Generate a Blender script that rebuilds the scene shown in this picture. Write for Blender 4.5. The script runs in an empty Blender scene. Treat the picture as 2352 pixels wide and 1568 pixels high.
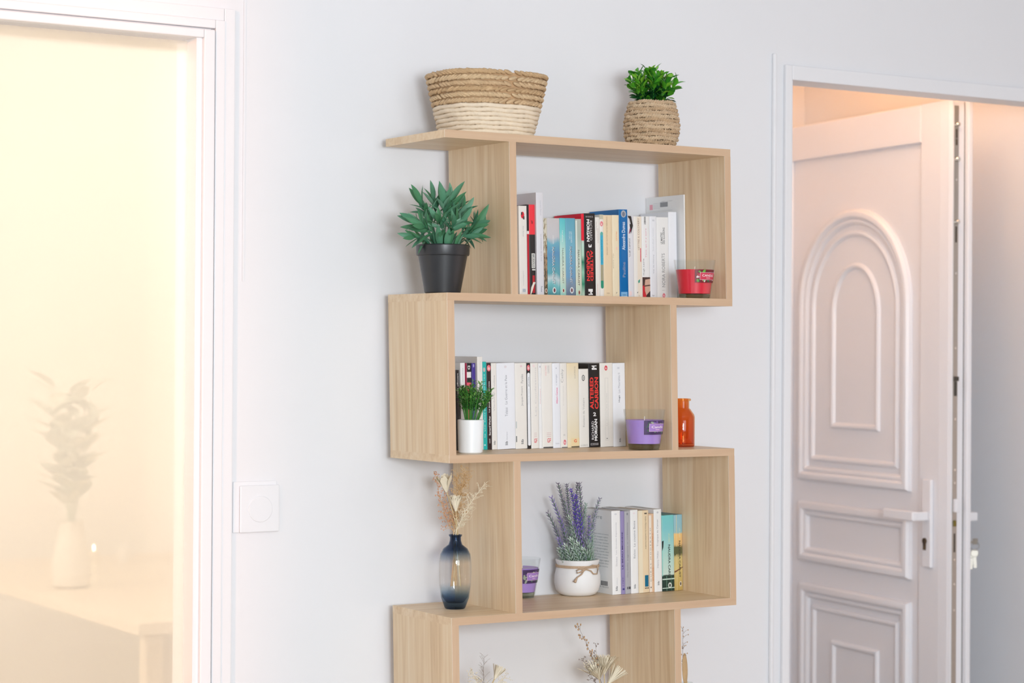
import bpy, bmesh, math, random
from mathutils import Vector, Matrix
R = math.radians
random.seed(7)
scn = bpy.context.scene
COL = scn.collection

# ------------------------------------------------------------------ camera
FPX, W0, H0 = 4839.174, 2352, 1568
S = 0.70 / 0.60
CAM = Vector((-1.7753 * S, -3.2335 * S, 1.488))
_yaw, _pit, _rol = .5603, .0039, .0064
_F0 = Vector((math.sin(_yaw), math.cos(_yaw), 0)); _R = Vector((math.cos(_yaw), -math.sin(_yaw), 0)); _U = Vector((0, 0, 1))
CF = _F0 * math.cos(_pit) + _U * math.sin(_pit); _U2 = _U * math.cos(_pit) - _F0 * math.sin(_pit)
CR = _R * math.cos(_rol) + _U2 * math.sin(_rol); CU = _U2 * math.cos(_rol) - _R * math.sin(_rol)
cam_d = bpy.data.cameras.new('camera'); cam = bpy.data.objects.new('camera', cam_d); COL.objects.link(cam)
m = Matrix.Identity(4)
for i, v in enumerate((CR, CU, -CF)):
    for j in range(3): m[j][i] = v[j]
m.translation = CAM
cam.matrix_world = m
cam_d.sensor_width = 36; cam_d.lens = FPX / W0 * 36
cam_d.dof.use_dof = True; cam_d.dof.focus_distance = 4.36; cam_d.dof.aperture_fstop = 4.0
cam_d.clip_start = .05
scn.camera = cam

def ray(px, py): return CF + CR * ((px - W0 / 2) / FPX) - CU * ((py - H0 / 2) / FPX)
def at_y(px, py, y):
    d = ray(px, py); return CAM + d * ((y - CAM.y) / d.y)
def pw(p, q, py, y):
    """true width of a round thing seen p..q at depth plane y"""
    return (q - p) / FPX * (at_y((p + q) / 2, py, y) - CAM).dot(CF)
def at_z(px, py, z):
    d = ray(px, py); return CAM + d * ((z - CAM.z) / d.z)

# ------------------------------------------------------------------ world, light, exposure
scn.view_settings.view_transform = 'Standard'; scn.view_settings.look = 'None'
scn.view_settings.gamma = 1; scn.view_settings.use_curve_mapping = False
scn.view_settings.exposure = 0.0
wd = bpy.data.worlds.new('daylight'); scn.world = wd; wd.use_nodes = True
wd.node_tree.nodes['Background'].inputs[0].default_value = (.80, .88, 1.0, 1)
wd.node_tree.nodes['Background'].inputs[1].default_value = 0.12

def light(name, kind, loc, energy, color=(1, 1, 1), target=None, **kw):
    l = bpy.data.lights.new(name, kind); l.energy = energy; l.color = color
    for k, v in kw.items(): setattr(l, k, v)
    o = bpy.data.objects.new(name, l); COL.objects.link(o); o.location = loc
    if target is not None:
        o.rotation_euler = (Vector(target) - Vector(loc)).to_track_quat('-Z', 'Y').to_euler()
    return o
light('room_window_light', 'AREA', (-.8, -5.2, 1.72), 54, (.885, .95, 1), (.55, 0, 1.40), shape='RECTANGLE', size=2.2, size_y=1.1)
light('photo_softbox', 'AREA', (-1.62, -4.4, 1.62), 91, (.885, .95, 1), (.85, 0, 1.40), shape='RECTANGLE', size=.7, size_y=.6)
light('flare_halo_sun', 'SUN', (-4, -3, 2), 2.0, (1, .45, .22), None, angle=R(4.2)).rotation_euler = Vector((.77, .62, -.07)).to_track_quat('-Z', 'Y').to_euler()  # added warm sun, imitates the lens flare halo around the left doorway
light('hall_fill_light', 'AREA', (1.03, .26, 1.10), 1.6, (.97, .98, 1), (2.2, .36, 1.0), shape='RECTANGLE', size=.3, size_y=1.6)  # added unseen fill for door leaf and right wall; no window here
light('hall_lamp', 'POINT', (1.58, .175, 2.34), 4.2, (1, .60, .33), None, shadow_soft_size=.06)
light('hall_orange_fill', 'POINT', (1.90, .85, 2.50), 3.0, (1, .40, .08), None, shadow_soft_size=.05)  # added unseen point light, turns the wall above the leaf orange
light('hall_top_fill', 'AREA', (1.45, .70, 2.60), 1.2, (1, .96, .94), (1.45, .70, 0), shape='RECTANGLE', size=.7, size_y=.7)  # added unseen overhead fill that lifts the door and hall wall
light('kitchen_side_fill', 'AREA', (-2.88, 2.0, 1.7), 86, (1, .89, .77), (.6, 2.1, 1.2), shape='RECTANGLE', size=1.8, size_y=1.6)  # added warm fill, makes the left room as bright as the flare
light('kitchen_top_fill', 'AREA', (-.5, .9, 2.5), 15, (1, .93, .84), (-.3, 1.2, 0), shape='DISK', size=.5)  # added unseen fill from above, brightens the top of the left doorway

# ------------------------------------------------------------------ materials
def lin(c):
    def f(v):
        v = v / 255.0
        return v / 12.92 if v <= .04045 else ((v + .055) / 1.055) ** 2.4
    return tuple(f(v) for v in c) + (1,)
_mats = {}
def mat(name, col, rough=.5, var=.06, scale=30, bump=0, bscale=200, metal=0, spec=.5, coat=0, sub=0, emit=0):
    key = (name, tuple(col), rough)
    if key in _mats: return _mats[key]
    mt = bpy.data.materials.new(name); mt.use_nodes = True; nt = mt.node_tree; b = nt.nodes['Principled BSDF']
    c = lin(col); tc = nt.nodes.new('ShaderNodeTexCoord'); nz = nt.nodes.new('ShaderNodeTexNoise')
    nz.inputs['Scale'].default_value = scale; nz.inputs['Detail'].default_value = 3
    nt.links.new(tc.outputs['Object'], nz.inputs['Vector'])
    mx = nt.nodes.new('ShaderNodeMix'); mx.data_type = 'RGBA'
    mx.inputs[6].default_value = tuple(min(1, v * (1 - var)) for v in c[:3]) + (1,)
    mx.inputs[7].default_value = tuple(min(1, v * (1 + var)) for v in c[:3]) + (1,)
    nt.links.new(nz.outputs['Fac'], mx.inputs[0]); nt.links.new(mx.outputs[2], b.inputs['Base Color'])
    b.inputs['Roughness'].default_value = rough; b.inputs['Metallic'].default_value = metal
    b.inputs['Specular IOR Level'].default_value = spec; b.inputs['Coat Weight'].default_value = coat
    if sub: b.inputs['Subsurface Weight'].default_value = sub; b.inputs['Subsurface Radius'].default_value = (.01, .006, .004)
    if emit:
        b.inputs['Emission Color'].default_value = c; b.inputs['Emission Strength'].default_value = emit
    if bump:
        n2 = nt.nodes.new('ShaderNodeTexNoise'); n2.inputs['Scale'].default_value = bscale; n2.inputs['Detail'].default_value = 4
        nt.links.new(tc.outputs['Object'], n2.inputs['Vector'])
        bp = nt.nodes.new('ShaderNodeBump'); bp.inputs['Strength'].default_value = bump; bp.inputs['Distance'].default_value = .002
        nt.links.new(n2.outputs['Fac'], bp.inputs['Height']); nt.links.new(bp.outputs['Normal'], b.inputs['Normal'])
    _mats[key] = mt
    return mt

def ramp_mat(name, stops, axis='Z', length=.18, rough=.4, noise=.15, nscale=(60, 60, 12), interp='LINEAR', base=0.0):
    """printed cover: colours along the local height, wobbled by noise"""
    mt = bpy.data.materials.new(name); mt.use_nodes = True; nt = mt.node_tree; b = nt.nodes['Principled BSDF']
    tc = nt.nodes.new('ShaderNodeTexCoord'); sp = nt.nodes.new('ShaderNodeSeparateXYZ'); nt.links.new(tc.outputs['Object'], sp.inputs[0])
    mp = nt.nodes.new('ShaderNodeMapRange'); mp.inputs['From Min'].default_value = base; mp.inputs['From Max'].default_value = base + length
    nt.links.new(sp.outputs[axis], mp.inputs['Value'])
    mg = nt.nodes.new('ShaderNodeMapping'); mg.inputs['Scale'].default_value = nscale; nt.links.new(tc.outputs['Object'], mg.inputs['Vector'])
    nz = nt.nodes.new('ShaderNodeTexNoise'); nz.inputs['Scale'].default_value = 1; nz.inputs['Detail'].default_value = 4
    nt.links.new(mg.outputs[0], nz.inputs['Vector'])
    ma = nt.nodes.new('ShaderNodeMath'); ma.operation = 'MULTIPLY_ADD'; ma.inputs[1].default_value = noise; nt.links.new(nz.outputs['Fac'], ma.inputs[0])
    sb = nt.nodes.new('ShaderNodeMath'); sb.operation = 'SUBTRACT'; sb.inputs[1].default_value = noise / 2
    nt.links.new(mp.outputs[0], ma.inputs[2]); nt.links.new(ma.outputs[0], sb.inputs[0])
    cr = nt.nodes.new('ShaderNodeValToRGB'); cr.color_ramp.interpolation = interp
    el = cr.color_ramp.elements
    while len(el) < len(stops): el.new(.5)
    for e, (p, c) in zip(el, sorted(stops)): e.position = p; e.color = lin(c)
    nt.links.new(sb.outputs[0], cr.inputs[0]); nt.links.new(cr.outputs[0], b.inputs['Base Color'])
    b.inputs['Roughness'].default_value = rough
    return mt

def wood(name, c1, c2, c3, axis, rough=.42):
    mt = bpy.data.materials.new(name); mt.use_nodes = True; nt = mt.node_tree; b = nt.nodes['Principled BSDF']
    tc = nt.nodes.new('ShaderNodeTexCoord'); oi = nt.nodes.new('ShaderNodeObjectInfo')
    ad = nt.nodes.new('ShaderNodeVectorMath'); ad.operation = 'ADD'
    ml = nt.nodes.new('ShaderNodeMath'); ml.operation = 'MULTIPLY'; ml.inputs[1].default_value = 7.3
    nt.links.new(oi.outputs['Random'], ml.inputs[0]); nt.links.new(tc.outputs['Object'], ad.inputs[0]); nt.links.new(ml.outputs[0], ad.inputs[1])
    def nz(scale, detail, dist=0):
        mp = nt.nodes.new('ShaderNodeMapping'); mp.inputs['Scale'].default_value = scale; nt.links.new(ad.outputs[0], mp.inputs['Vector'])
        n = nt.nodes.new('ShaderNodeTexNoise'); n.inputs['Scale'].default_value = 1; n.inputs['Detail'].default_value = detail; n.inputs['Distortion'].default_value = dist
        nt.links.new(mp.outputs[0], n.inputs['Vector']); return n.outputs['Fac']
    along = {'Z': ((17, 17, 1.5), (130, 130, 3.5)), 'X': ((1.5, 17, 17), (3.5, 130, 130))}[axis]
    big = nz(along[0], 6, 2.2); fine = nz(along[1], 3)
    mx = nt.nodes.new('ShaderNodeMix'); mx.data_type = 'FLOAT'; mx.inputs[0].default_value = .38
    nt.links.new(big, mx.inputs[2]); nt.links.new(fine, mx.inputs[3])
    cr = nt.nodes.new('ShaderNodeValToRGB'); e = cr.color_ramp.elements
    e[0].position = .30; e[0].color = lin(c1); e[1].position = .66; e[1].color = lin(c3)
    k = e.new(.5); k.color = lin(c2)
    nt.links.new(mx.outputs[0], cr.inputs[0]); nt.links.new(cr.outputs[0], b.inputs['Base Color'])
    b.inputs['Roughness'].default_value = rough; b.inputs['Specular IOR Level'].default_value = .4
    return mt

def thin_glass(name, tint=(255, 255, 255), ramp=None, length=.17, rough=.0, gloss=.9):
    """clear wall of glass: tinted see-through plus a mirror-like skin"""
    mt = bpy.data.materials.new(name); mt.use_nodes = True; nt = mt.node_tree
    nt.nodes.remove(nt.nodes['Principled BSDF']); out = nt.nodes['Material Output']
    tr = nt.nodes.new('ShaderNodeBsdfTransparent'); gl = nt.nodes.new('ShaderNodeBsdfGlossy'); gl.inputs['Roughness'].default_value = .03 + rough
    fr = nt.nodes.new('ShaderNodeFresnel'); ge = nt.nodes.new('ShaderNodeNewGeometry')
    io = nt.nodes.new('ShaderNodeMix'); io.inputs[2].default_value = 1.45; io.inputs[3].default_value = 1 / 1.45
    nt.links.new(ge.outputs['Backfacing'], io.inputs[0]); nt.links.new(io.outputs[0], fr.inputs['IOR'])
    mu = nt.nodes.new('ShaderNodeMath'); mu.operation = 'MULTIPLY'; mu.inputs[1].default_value = gloss; nt.links.new(fr.outputs[0], mu.inputs[0])
    tr.inputs['Color'].default_value = lin(tint)
    if ramp:
        tc = nt.nodes.new('ShaderNodeTexCoord'); sp = nt.nodes.new('ShaderNodeSeparateXYZ'); nt.links.new(tc.outputs['Object'], sp.inputs[0])
        mp = nt.nodes.new('ShaderNodeMath'); mp.operation = 'DIVIDE'; mp.inputs[1].default_value = length; nt.links.new(sp.outputs['Z'], mp.inputs[0])
        cr = nt.nodes.new('ShaderNodeValToRGB'); el = cr.color_ramp.elements
        while len(el) < len(ramp): el.new(.5)
        for e, (p, c) in zip(el, ramp): e.position = p; e.color = lin(c)
        nt.links.new(mp.outputs[0], cr.inputs[0]); nt.links.new(cr.outputs[0], tr.inputs['Color'])
    mx = nt.nodes.new('ShaderNodeMixShader'); nt.links.new(mu.outputs[0], mx.inputs[0]); nt.links.new(tr.outputs[0], mx.inputs[1]); nt.links.new(gl.outputs[0], mx.inputs[2])
    nt.links.new(mx.outputs[0], out.inputs['Surface'])
    return mt

WALL = mat('white_wall_paint', (233, 233, 236), .75, .012, 3, .05, 300)
CEIL = mat('ceiling_paint', (238, 238, 238), .8, .01, 3)
WARMWALL = mat('cream_wall_paint', (246, 241, 232), .8, .02, 2)
TRIM = mat('white_trim_paint', (236, 236, 239), .4, .01, 5)
FLOOR = wood('grey_oak_floor', (150, 140, 128), (166, 156, 144), (178, 168, 156), 'X', .5)
WOODV = wood('pale_oak_laminate_upright', (208, 175, 136), (227, 200, 164), (235, 214, 184), 'Z')
WOODH = wood('pale_oak_laminate_board', (210, 178, 140), (226, 199, 164), (233, 211, 181), 'X')
BANDV = wood('edge_band_upright', (198, 165, 134), (204, 172, 142), (210, 180, 151), 'Z', .45)
BANDH = wood('edge_band_board', (197, 164, 133), (204, 172, 142), (209, 180, 150), 'X', .45)
HILITE_SIDE = mat('edge_band_side', (250, 236, 218), .5)  # cream sides paint in the light hairline of the chamfered band edges
PVC = mat('white_door_plastic', (237, 236, 240), .33, .008, 5)
STEEL = mat('brushed_steel', (176, 174, 168), .35, .05, 60, metal=.9)
PAPER = mat('page_paper', (226, 212, 188), .85, .08, 150)

# ------------------------------------------------------------------ mesh helpers
def box(bm, x0, x1, y0, y1, z0, z1):
    vs = [bm.verts.new((x, y, z)) for z in (z0, z1) for (x, y) in ((x0, y0), (x1, y0), (x1, y1), (x0, y1))]
    for f in ((3, 2, 1, 0), (4, 5, 6, 7), (0, 1, 5, 4), (1, 2, 6, 5), (2, 3, 7, 6), (3, 0, 4, 7)):
        bm.faces.new([vs[i] for i in f])
    return vs
def lathe(bm, prof, n=40, cx=0, cy=0, sy=1, cap=True, fn=None):
    rings = []
    for (r, z) in prof:
        ring = []
        for k in range(n):
            a = 2 * math.pi * k / n; rr = r * (fn(a, z) if fn else 1)
            ring.append(bm.verts.new((cx + rr * math.cos(a), cy + sy * rr * math.sin(a), z)))
        rings.append(ring)
    for a, b in zip(rings, rings[1:]):
        for k in range(n): bm.faces.new((a[k], a[(k + 1) % n], b[(k + 1) % n], b[k]))
    if cap:
        if prof[0][0] > 1e-5: bm.faces.new(rings[0][::-1])
        if prof[-1][0] > 1e-5: bm.faces.new(rings[-1])
    return rings
def tube(bm, pts, rad, n=6, closed=False):
    pts = [Vector(p) for p in pts]; N = len(pts); rings = []
    rr = rad if callable(rad) else (lambda t: rad)
    for i, p in enumerate(pts):
        a = pts[(i - 1) % N] if (closed or i > 0) else p; b = pts[(i + 1) % N] if (closed or i < N - 1) else p
        t = (b - a).normalized() if (b - a).length > 1e-9 else Vector((0, 0, 1))
        ref = Vector((0, 0, 1)) if abs(t.z) < .9 else Vector((1, 0, 0))
        u = t.cross(ref).normalized(); v = t.cross(u).normalized(); r = rr(i / max(1, N - 1))
        rings.append([bm.verts.new(p + u * (r * math.cos(2 * math.pi * k / n)) + v * (r * math.sin(2 * math.pi * k / n))) for k in range(n)])
    prs = list(zip(rings, rings[1:])) + ([(rings[-1], rings[0])] if closed else [])
    for a, b in prs:
        for k in range(n): bm.faces.new((a[k], a[(k + 1) % n], b[(k + 1) % n], b[k]))
    if not closed:
        bm.faces.new(rings[0][::-1]); bm.faces.new(rings[-1])
def blob(bm, c, ax, seg=6, rng=4):
    """ellipsoid with three axis vectors"""
    c = Vector(c); X, Y, Z = [Vector(a) for a in ax]
    top = bm.verts.new(c + Z); bot = bm.verts.new(c - Z); rows = []
    for i in range(1, rng):
        th = math.pi * i / rng
        rows.append([bm.verts.new(c + Z * math.cos(th) + (X * math.cos(2 * math.pi * k / seg) + Y * math.sin(2 * math.pi * k / seg)) * math.sin(th)) for k in range(seg)])
    for k in range(seg):
        bm.faces.new((top, rows[0][k], rows[0][(k + 1) % seg])); bm.faces.new((bot, rows[-1][(k + 1) % seg], rows[-1][k]))
    for a, b in zip(rows, rows[1:]):
        for k in range(seg): bm.faces.new((a[k], b[k], b[(k + 1) % seg], a[(k + 1) % seg]))
def mesh_of(name, bm, mt, smooth=None):
    bmesh.ops.recalc_face_normals(bm, faces=bm.faces)
    me = bpy.data.meshes.new(name); bm.to_mesh(me); bm.free()
    for x in (mt if isinstance(mt, (list, tuple)) else [mt]): me.materials.append(x)
    if smooth is not None:
        for p in me.polygons: p.use_smooth = True
        me.set_sharp_from_angle(angle=R(smooth))
    return me
def link(name, me, parent=None, loc=None):
    o = bpy.data.objects.new(name, me); COL.objects.link(o)
    if parent is not None: o.parent = parent
    if loc is not None: o.location = loc
    return o
def obj(name, bm, mt, parent=None, smooth=None, bevel=0, loc=None):
    o = link(name, mesh_of(name, bm, mt, smooth), parent, loc)
    if bevel:
        b = o.modifiers.new('bevel', 'BEVEL'); b.width = bevel; b.segments = 2; b.limit_method = 'ANGLE'; b.angle_limit = R(40)
    return o
def tag(o, label, cat, group=None):
    o['label'] = label; o['category'] = cat
    if group: o['group'] = group
    return o
def thing(name, label, cat, loc=(0, 0, 0), rot=(0, 0, 0), group=None):
    o = bpy.data.objects.new(name, None); COL.objects.link(o); o.location = loc; o.rotation_euler = rot; o.empty_display_size = .05
    return tag(o, label, cat, group)
def struct(name, bm, mt, parent=None, smooth=None, bevel=0):
    o = obj(name, bm, mt, parent, smooth, bevel)
    if parent is None: o['kind'] = 'structure'
    return o
def sroot(name, loc=(0, 0, 0), rot=(0, 0, 0)):
    o = bpy.data.objects.new(name, None); COL.objects.link(o); o.location = loc; o.rotation_euler = rot; o['kind'] = 'structure'; return o
def boxes(*bs):
    bm = bmesh.new()
    for b in bs: box(bm, *b)
    return bm

# ------------------------------------------------------------------ room shell
WY = .045                       # face of the back wall
WT = .075                       # its thickness
CZ = 2.62
LX0, LX1, LZ = -1.50, at_y(455, 700, WY).x, at_y(457, 89, WY).z      # doorway to the bright room
RX0, RX1, RZ = at_y(1811, 700, WY).x, 2.17, at_y(1900, 188, WY).z    # doorway to the hall
struct('wall_back', boxes((-3.0, LX0, WY, WY + WT, 0, CZ), (LX0, LX1, WY, WY + WT, LZ, CZ), (LX1, RX0, WY, WY + WT, 0, CZ),
                          (RX0, RX1, WY, WY + WT, RZ, CZ), (RX1, 3.2, WY, WY + WT, 0, CZ)), WALL)
struct('floor', boxes((-3.1, 3.3, -6.1, 3.8, -.1, 0)), FLOOR)
struct('ceiling', boxes((-3.1, 3.3, -6.1, 3.8, CZ, CZ + .1)), CEIL)
# left wall; unseen opening cut in it to shape the added warm patch
SX = -.255                                   # middle of the added sun's soft edge on the back wall
wy_edge = WY - .62 / .77 * (SX + 3.0)        # where that ray crosses the left wall
struct('wall_left', boxes((-3.1, -3.0, wy_edge + 1.0, WY, 0, CZ), (-3.1, -3.0, -6.1, wy_edge, 0, CZ), (-3.1, -3.0, wy_edge, wy_edge + 1.0, 0, .25), (-3.1, -3.0, wy_edge, wy_edge + 1.0, 2.5, CZ)), WALL)
struct('wall_right', boxes((3.2, 3.3, -6.1, WY, 0, CZ)), WALL)
struct('wall_front', boxes((-3.1, -2.9, -6.2, -6.1, 0, CZ), (3.1, 3.3, -6.2, -6.1, 0, CZ), (-2.9, 3.1, -6.2, -6.1, 0, .25), (-2.9, 3.1, -6.2, -6.1, 2.5, CZ)), WALL)
# hall behind the right doorway
HX0, HX1, HY = 1.0, 2.205, 1.33
struct('wall_hall', boxes((HX0, HX1 + .1, HY, HY + .1, 0, CZ), (HX0 - .08, HX0, WY + WT, HY + .1, 0, CZ), (HX1, HX1 + .1, WY + WT, HY, 0, CZ)), WALL)
# bright room behind the left doorway
struct('wall_kitchen', boxes((-3.0, .9, 3.5, 3.6, 0, CZ), (-3.0, -2.9, WY + WT, 3.5, 0, CZ), (.9, .98, WY + WT, 3.6, 0, CZ)), WARMWALL)

# casing of the left doorway: stepped profile, right leg and head
def casing_left():
    root = sroot('trim_1')
    e = [at_y(p, 700, WY).x for p in (455, 480, 484, 506, 531)]
    h = [at_y(457, 89, WY).z, at_y(470, 71, WY).z, at_y(470, 66, WY).z, at_y(480, 47, WY).z, at_y(500, 20, WY).z]
    steps = [(0, 1, -.022), (1, 2, -.006), (2, 3, -.016), (3, 4, -.012)]
    bm = bmesh.new()
    for a, b, d in steps: box(bm, e[a], e[b], WY + d, WY - .0005, 0, h[b])
    obj('casing_jamb', bm, TRIM, root, bevel=.002)
    bm = bmesh.new()
    for a, b, d in steps: box(bm, LX0 - .08, e[a] - .0003, WY + d, WY - .0005, h[a], h[b])
    obj('casing_head', bm, TRIM, root, bevel=.002)
    bm = boxes((e[0] - .0003 - .012, e[0] - .0003, WY - .012, WY + WT + .01, 0, h[0]))
    obj('jamb_lining', bm, TRIM, root)
casing_left()
def glazed_door():
    root = sroot('window_1')
    mt = bpy.data.materials.new('flare_veil_glass'); mt.use_nodes = True; nt = mt.node_tree; b = nt.nodes['Principled BSDF']; out = nt.nodes['Material Output']
    tr = nt.nodes.new('ShaderNodeBsdfTransparent'); tr.inputs[0].default_value = (.97, .96, .94, 1)
    tl = nt.nodes.new('ShaderNodeBsdfTranslucent'); tl.inputs[0].default_value = (.95, .94, .92, 1)  # translucent haze in the pane stands in for the lens flare veil
    nz = nt.nodes.new('ShaderNodeTexNoise'); nz.inputs['Scale'].default_value = 3
    mr = nt.nodes.new('ShaderNodeMapRange'); mr.inputs['To Min'].default_value = .34; mr.inputs['To Max'].default_value = .46
    nt.links.new(nz.outputs['Fac'], mr.inputs['Value'])
    mx = nt.nodes.new('ShaderNodeMixShader'); nt.links.new(mr.outputs[0], mx.inputs[0]); nt.links.new(tr.outputs[0], mx.inputs[1]); nt.links.new(tl.outputs[0], mx.inputs[2])
    gl = nt.nodes.new('ShaderNodeBsdfGlossy'); gl.inputs['Roughness'].default_value = .02
    m2 = nt.nodes.new('ShaderNodeMixShader'); m2.inputs[0].default_value = .03; nt.links.new(mx.outputs[0], m2.inputs[1]); nt.links.new(gl.outputs[0], m2.inputs[2])
    nt.links.new(m2.outputs[0], out.inputs['Surface']); nt.nodes.remove(b)
    obj('pane', boxes((LX0 + .01, LX1 - .0135, WY + .030, WY + .036, .02, LZ - .002)), mt, root)
glazed_door()
x = at_y(561, 100, WY).x
struct('trim_2', boxes((x - .002, x + .002, WY - .0025, WY - .0004, 1.62, CZ)), TRIM)
def casing_right():
    root = sroot('trim_3')
    x0, x1 = at_y(1798, 400, WY).x, RX0
    z1 = at_y(1850, 154, WY).z
    obj('casing_jamb', boxes((x0, x1, WY - .010, WY - .0005, 0, z1)), TRIM, root, bevel=.002)
    obj('casing_head', boxes((x1 + .0003, RX1 + .04, WY - .010, WY - .0005, RZ - .0045, z1)), TRIM, root, bevel=.002)
    obj('jamb_lining', boxes((x1 + .0003, x1 + .004, WY - .006, WY + WT, 0, RZ - .0046)), TRIM, root)
    obj('head_lining', boxes((x1 + .0003, RX1, WY - .0004, WY + WT, RZ - .004, RZ - .0005)), TRIM, root)
casing_right()
p = at_y(1776, 123, WY)
struct('trim_4', boxes((p.x - .005, p.x + .004, WY - .011, WY - .0005, 0, p.z)), TRIM, bevel=.003)

# ------------------------------------------------------------------ wall switch
def wall_switch():
    a = at_y(547, 1115, WY); b = at_y(637, 1219, WY); c = at_y(534, 1106, WY); o = at_y(593, 1168, WY)
    root = thing('wall_switch', 'white square switch plate with a round rocker beside the left doorway', 'switch', (o.x, WY, o.z))
    obj('back_plate', boxes((c.x - o.x, b.x - o.x - .004, -.004, -.0006, b.z - o.z + .0, c.z - o.z)), TRIM, root, bevel=.0015)
    obj('cover_plate', boxes((a.x - o.x, b.x - o.x, -.010, -.0042, b.z - o.z, a.z - o.z)), TRIM, root, bevel=.002)
    bm = bmesh.new()
    lathe(bm, [(.026, 0), (.026, .0012), (.0252, .0018), (.0, .0018)], 36)
    bmesh.ops.rotate(bm, verts=bm.verts, cent=(0, 0, 0), matrix=Matrix.Rotation(R(90), 3, 'X'))
    obj('rocker', bm, TRIM, root, 20, loc=(0, -.010, .0))
wall_switch()

# ------------------------------------------------------------------ hall door (open leaf)
TH = R(7.9)
def hall_door():
    root = sroot('door_1', (1.9054, .37, 0), (0, 0, math.atan2(math.cos(TH), math.sin(TH))))
    # local axes: x along the leaf towards the hinge, y towards the viewer, z up
    T = 2.163
    obj('leaf_core', boxes((.002, .90, -.047, -.012, .012, T - .003)), PVC, root, bevel=.002)
    obj('outer_lip', boxes((-.012, .90, -.065, -.050, .012, T + .006)), PVC, root, bevel=.003)
    obj('lip_groove_fill', boxes((.004, .895, -.050, -.047, .014, T - .004)), mat('groove_shade_grey', (120, 116, 112), .7), root)  # grey strip stands in for the shade in the groove behind the lip
    # stiles and rails stand proud of the sunk panel
    bm = bmesh.new()
    prof = [(.0, -.0118), (.0, -.008), (.012, -.0035), (.045, 0), (.132, 0), (.136, -.0118)]
    vs0 = [bm.verts.new((u, y, .012)) for u, y in prof]; vs1 = [bm.verts.new((u, y, T)) for u, y in prof]
    n = len(prof)
    for k in range(n): bm.faces.new((vs0[k], vs0[(k + 1) % n], vs1[(k + 1) % n], vs1[k]))
    bm.faces.new(vs0[::-1]); bm.faces.new(vs1)
    obj('stile', bm, PVC, root)
    obj('stile', boxes((.80, .90, -.0118, 0, .012, T)), PVC, root, bevel=.003)
    obj('rail', boxes((.1362, .7998, -.0118, 0, 2.06, T)), PVC, root, bevel=.003)
    obj('rail', boxes((.1362, .7998, -.0118, 0, .012, .13)), PVC, root, bevel=.003)

    def sweep(name, path, prof, label=None):
        """closed path in (u, v), counter-clockwise; profile = (inset, height)"""
        N = len(path); P = [Vector(p) for p in path]; rows = []
        bm = bmesh.new()
        for i in range(N):
            a, b, c = P[i - 1], P[i], P[(i + 1) % N]
            n1 = Vector((-(b - a).y, (b - a).x)).normalized(); n2 = Vector((-(c - b).y, (c - b).x)).normalized()
            mt_ = (n1 + n2); mt_ = mt_ / max(.35, mt_.dot(n1)) if mt_.length > 1e-6 else n1
            rows.append([bm.verts.new((b.x + mt_.x * d, -.0120 + h, b.y + mt_.y * d)) for d, h in prof])
        for i in range(N):
            a, b = rows[i], rows[(i + 1) % N]
            for k in range(len(prof) - 1): bm.faces.new((a[k], b[k], b[k + 1], a[k + 1]))
        return obj(name, bm, PVC, root, 28)
    def arch(u0, u1, v0, vs, va, n=26):
        c = (u0 + u1) / 2; r = (u1 - u0) / 2
        pts = [(u0, v0), (u1, v0), (u1, vs)]
        for k in range(1, n): t = math.pi * k / n; pts.append((c + r * math.cos(t), vs + (va - vs) * math.sin(t)))
        return pts + [(u0, vs)]
    rect = lambda u0, u1, v0, v1: [(u0, v0), (u1, v0), (u1, v1), (u0, v1)]
    big = [(0, 0), (.001, .010), (.006, .017), (.012, .019), (.020, .018), (.026, .013), (.028, .009), (.031, .012), (.037, .012), (.042, .007), (.044, 0)]
    small = [(0, 0), (.002, .006), (.007, .009), (.012, .008), (.016, .004), (.018, 0)]
    sweep('arched_moulding', arch(.187, .756, 1.105, 1.625, 1.898), big)
    sweep('arched_moulding', arch(.246, .697, 1.164, 1.612, 1.838), small)
    sweep('arched_moulding', arch(.340, .588, 1.264, 1.600, 1.744), small)
    sweep('panel_moulding', rect(.183, .749, .864, 1.043), big)
    sweep('panel_moulding', rect(.181, .742, .20, .801), big)
    sweep('panel_moulding', rect(.240, .683, .262, .741), small)
    sweep('panel_moulding', rect(.338, .578, .37, .648), small)
    # handle
    h = obj('handle_plate', boxes((.066, .106, .0003, .011, .907, 1.145)), PVC, root, bevel=.003)
    bm = bmesh.new(); box(bm, .074, .094, .011, .052, 1.034, 1.058)
    obj('lever_neck', bm, PVC, h, bevel=.003)
    bm = bmesh.new(); box(bm, .068, .207, .0522, .068, 1.034, 1.060)
    obj('lever', bm, PVC, h, bevel=.004)
    bm = bmesh.new()
    lathe(bm, [(.0085, 0), (.0085, .004), (.0, .004)], 20)
    box(bm, -.005, .005, -.024, -.006, 0, .0038)
    bmesh.ops.rotate(bm, verts=bm.verts, cent=(0, 0, 0), matrix=Matrix.Rotation(R(-90), 3, 'X'))
    bmesh.ops.rotate(bm, verts=bm.verts, cent=(0, 0, 0), matrix=Matrix.Rotation(R(180), 3, 'Y'))
    k = obj('lock_cylinder', bm, mat('dark_bronze', (112, 94, 74), .35, metal=.8), h, 40, loc=(.090, .0108, .978))
    bm = boxes((.0885, .0915, .0148, .0156, .966, .984))
    obj('keyhole', bm, mat('keyhole_black', (20, 18, 16), .6), h)
    # lock strip on the free edge
    st = obj('lock_strip', boxes((-.0012, .0018, -.0260, -.0115, .10, 2.148)), STEEL, root)
    knob = mat('polished_steel', (214, 212, 206), .2, metal=.9)
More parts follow.
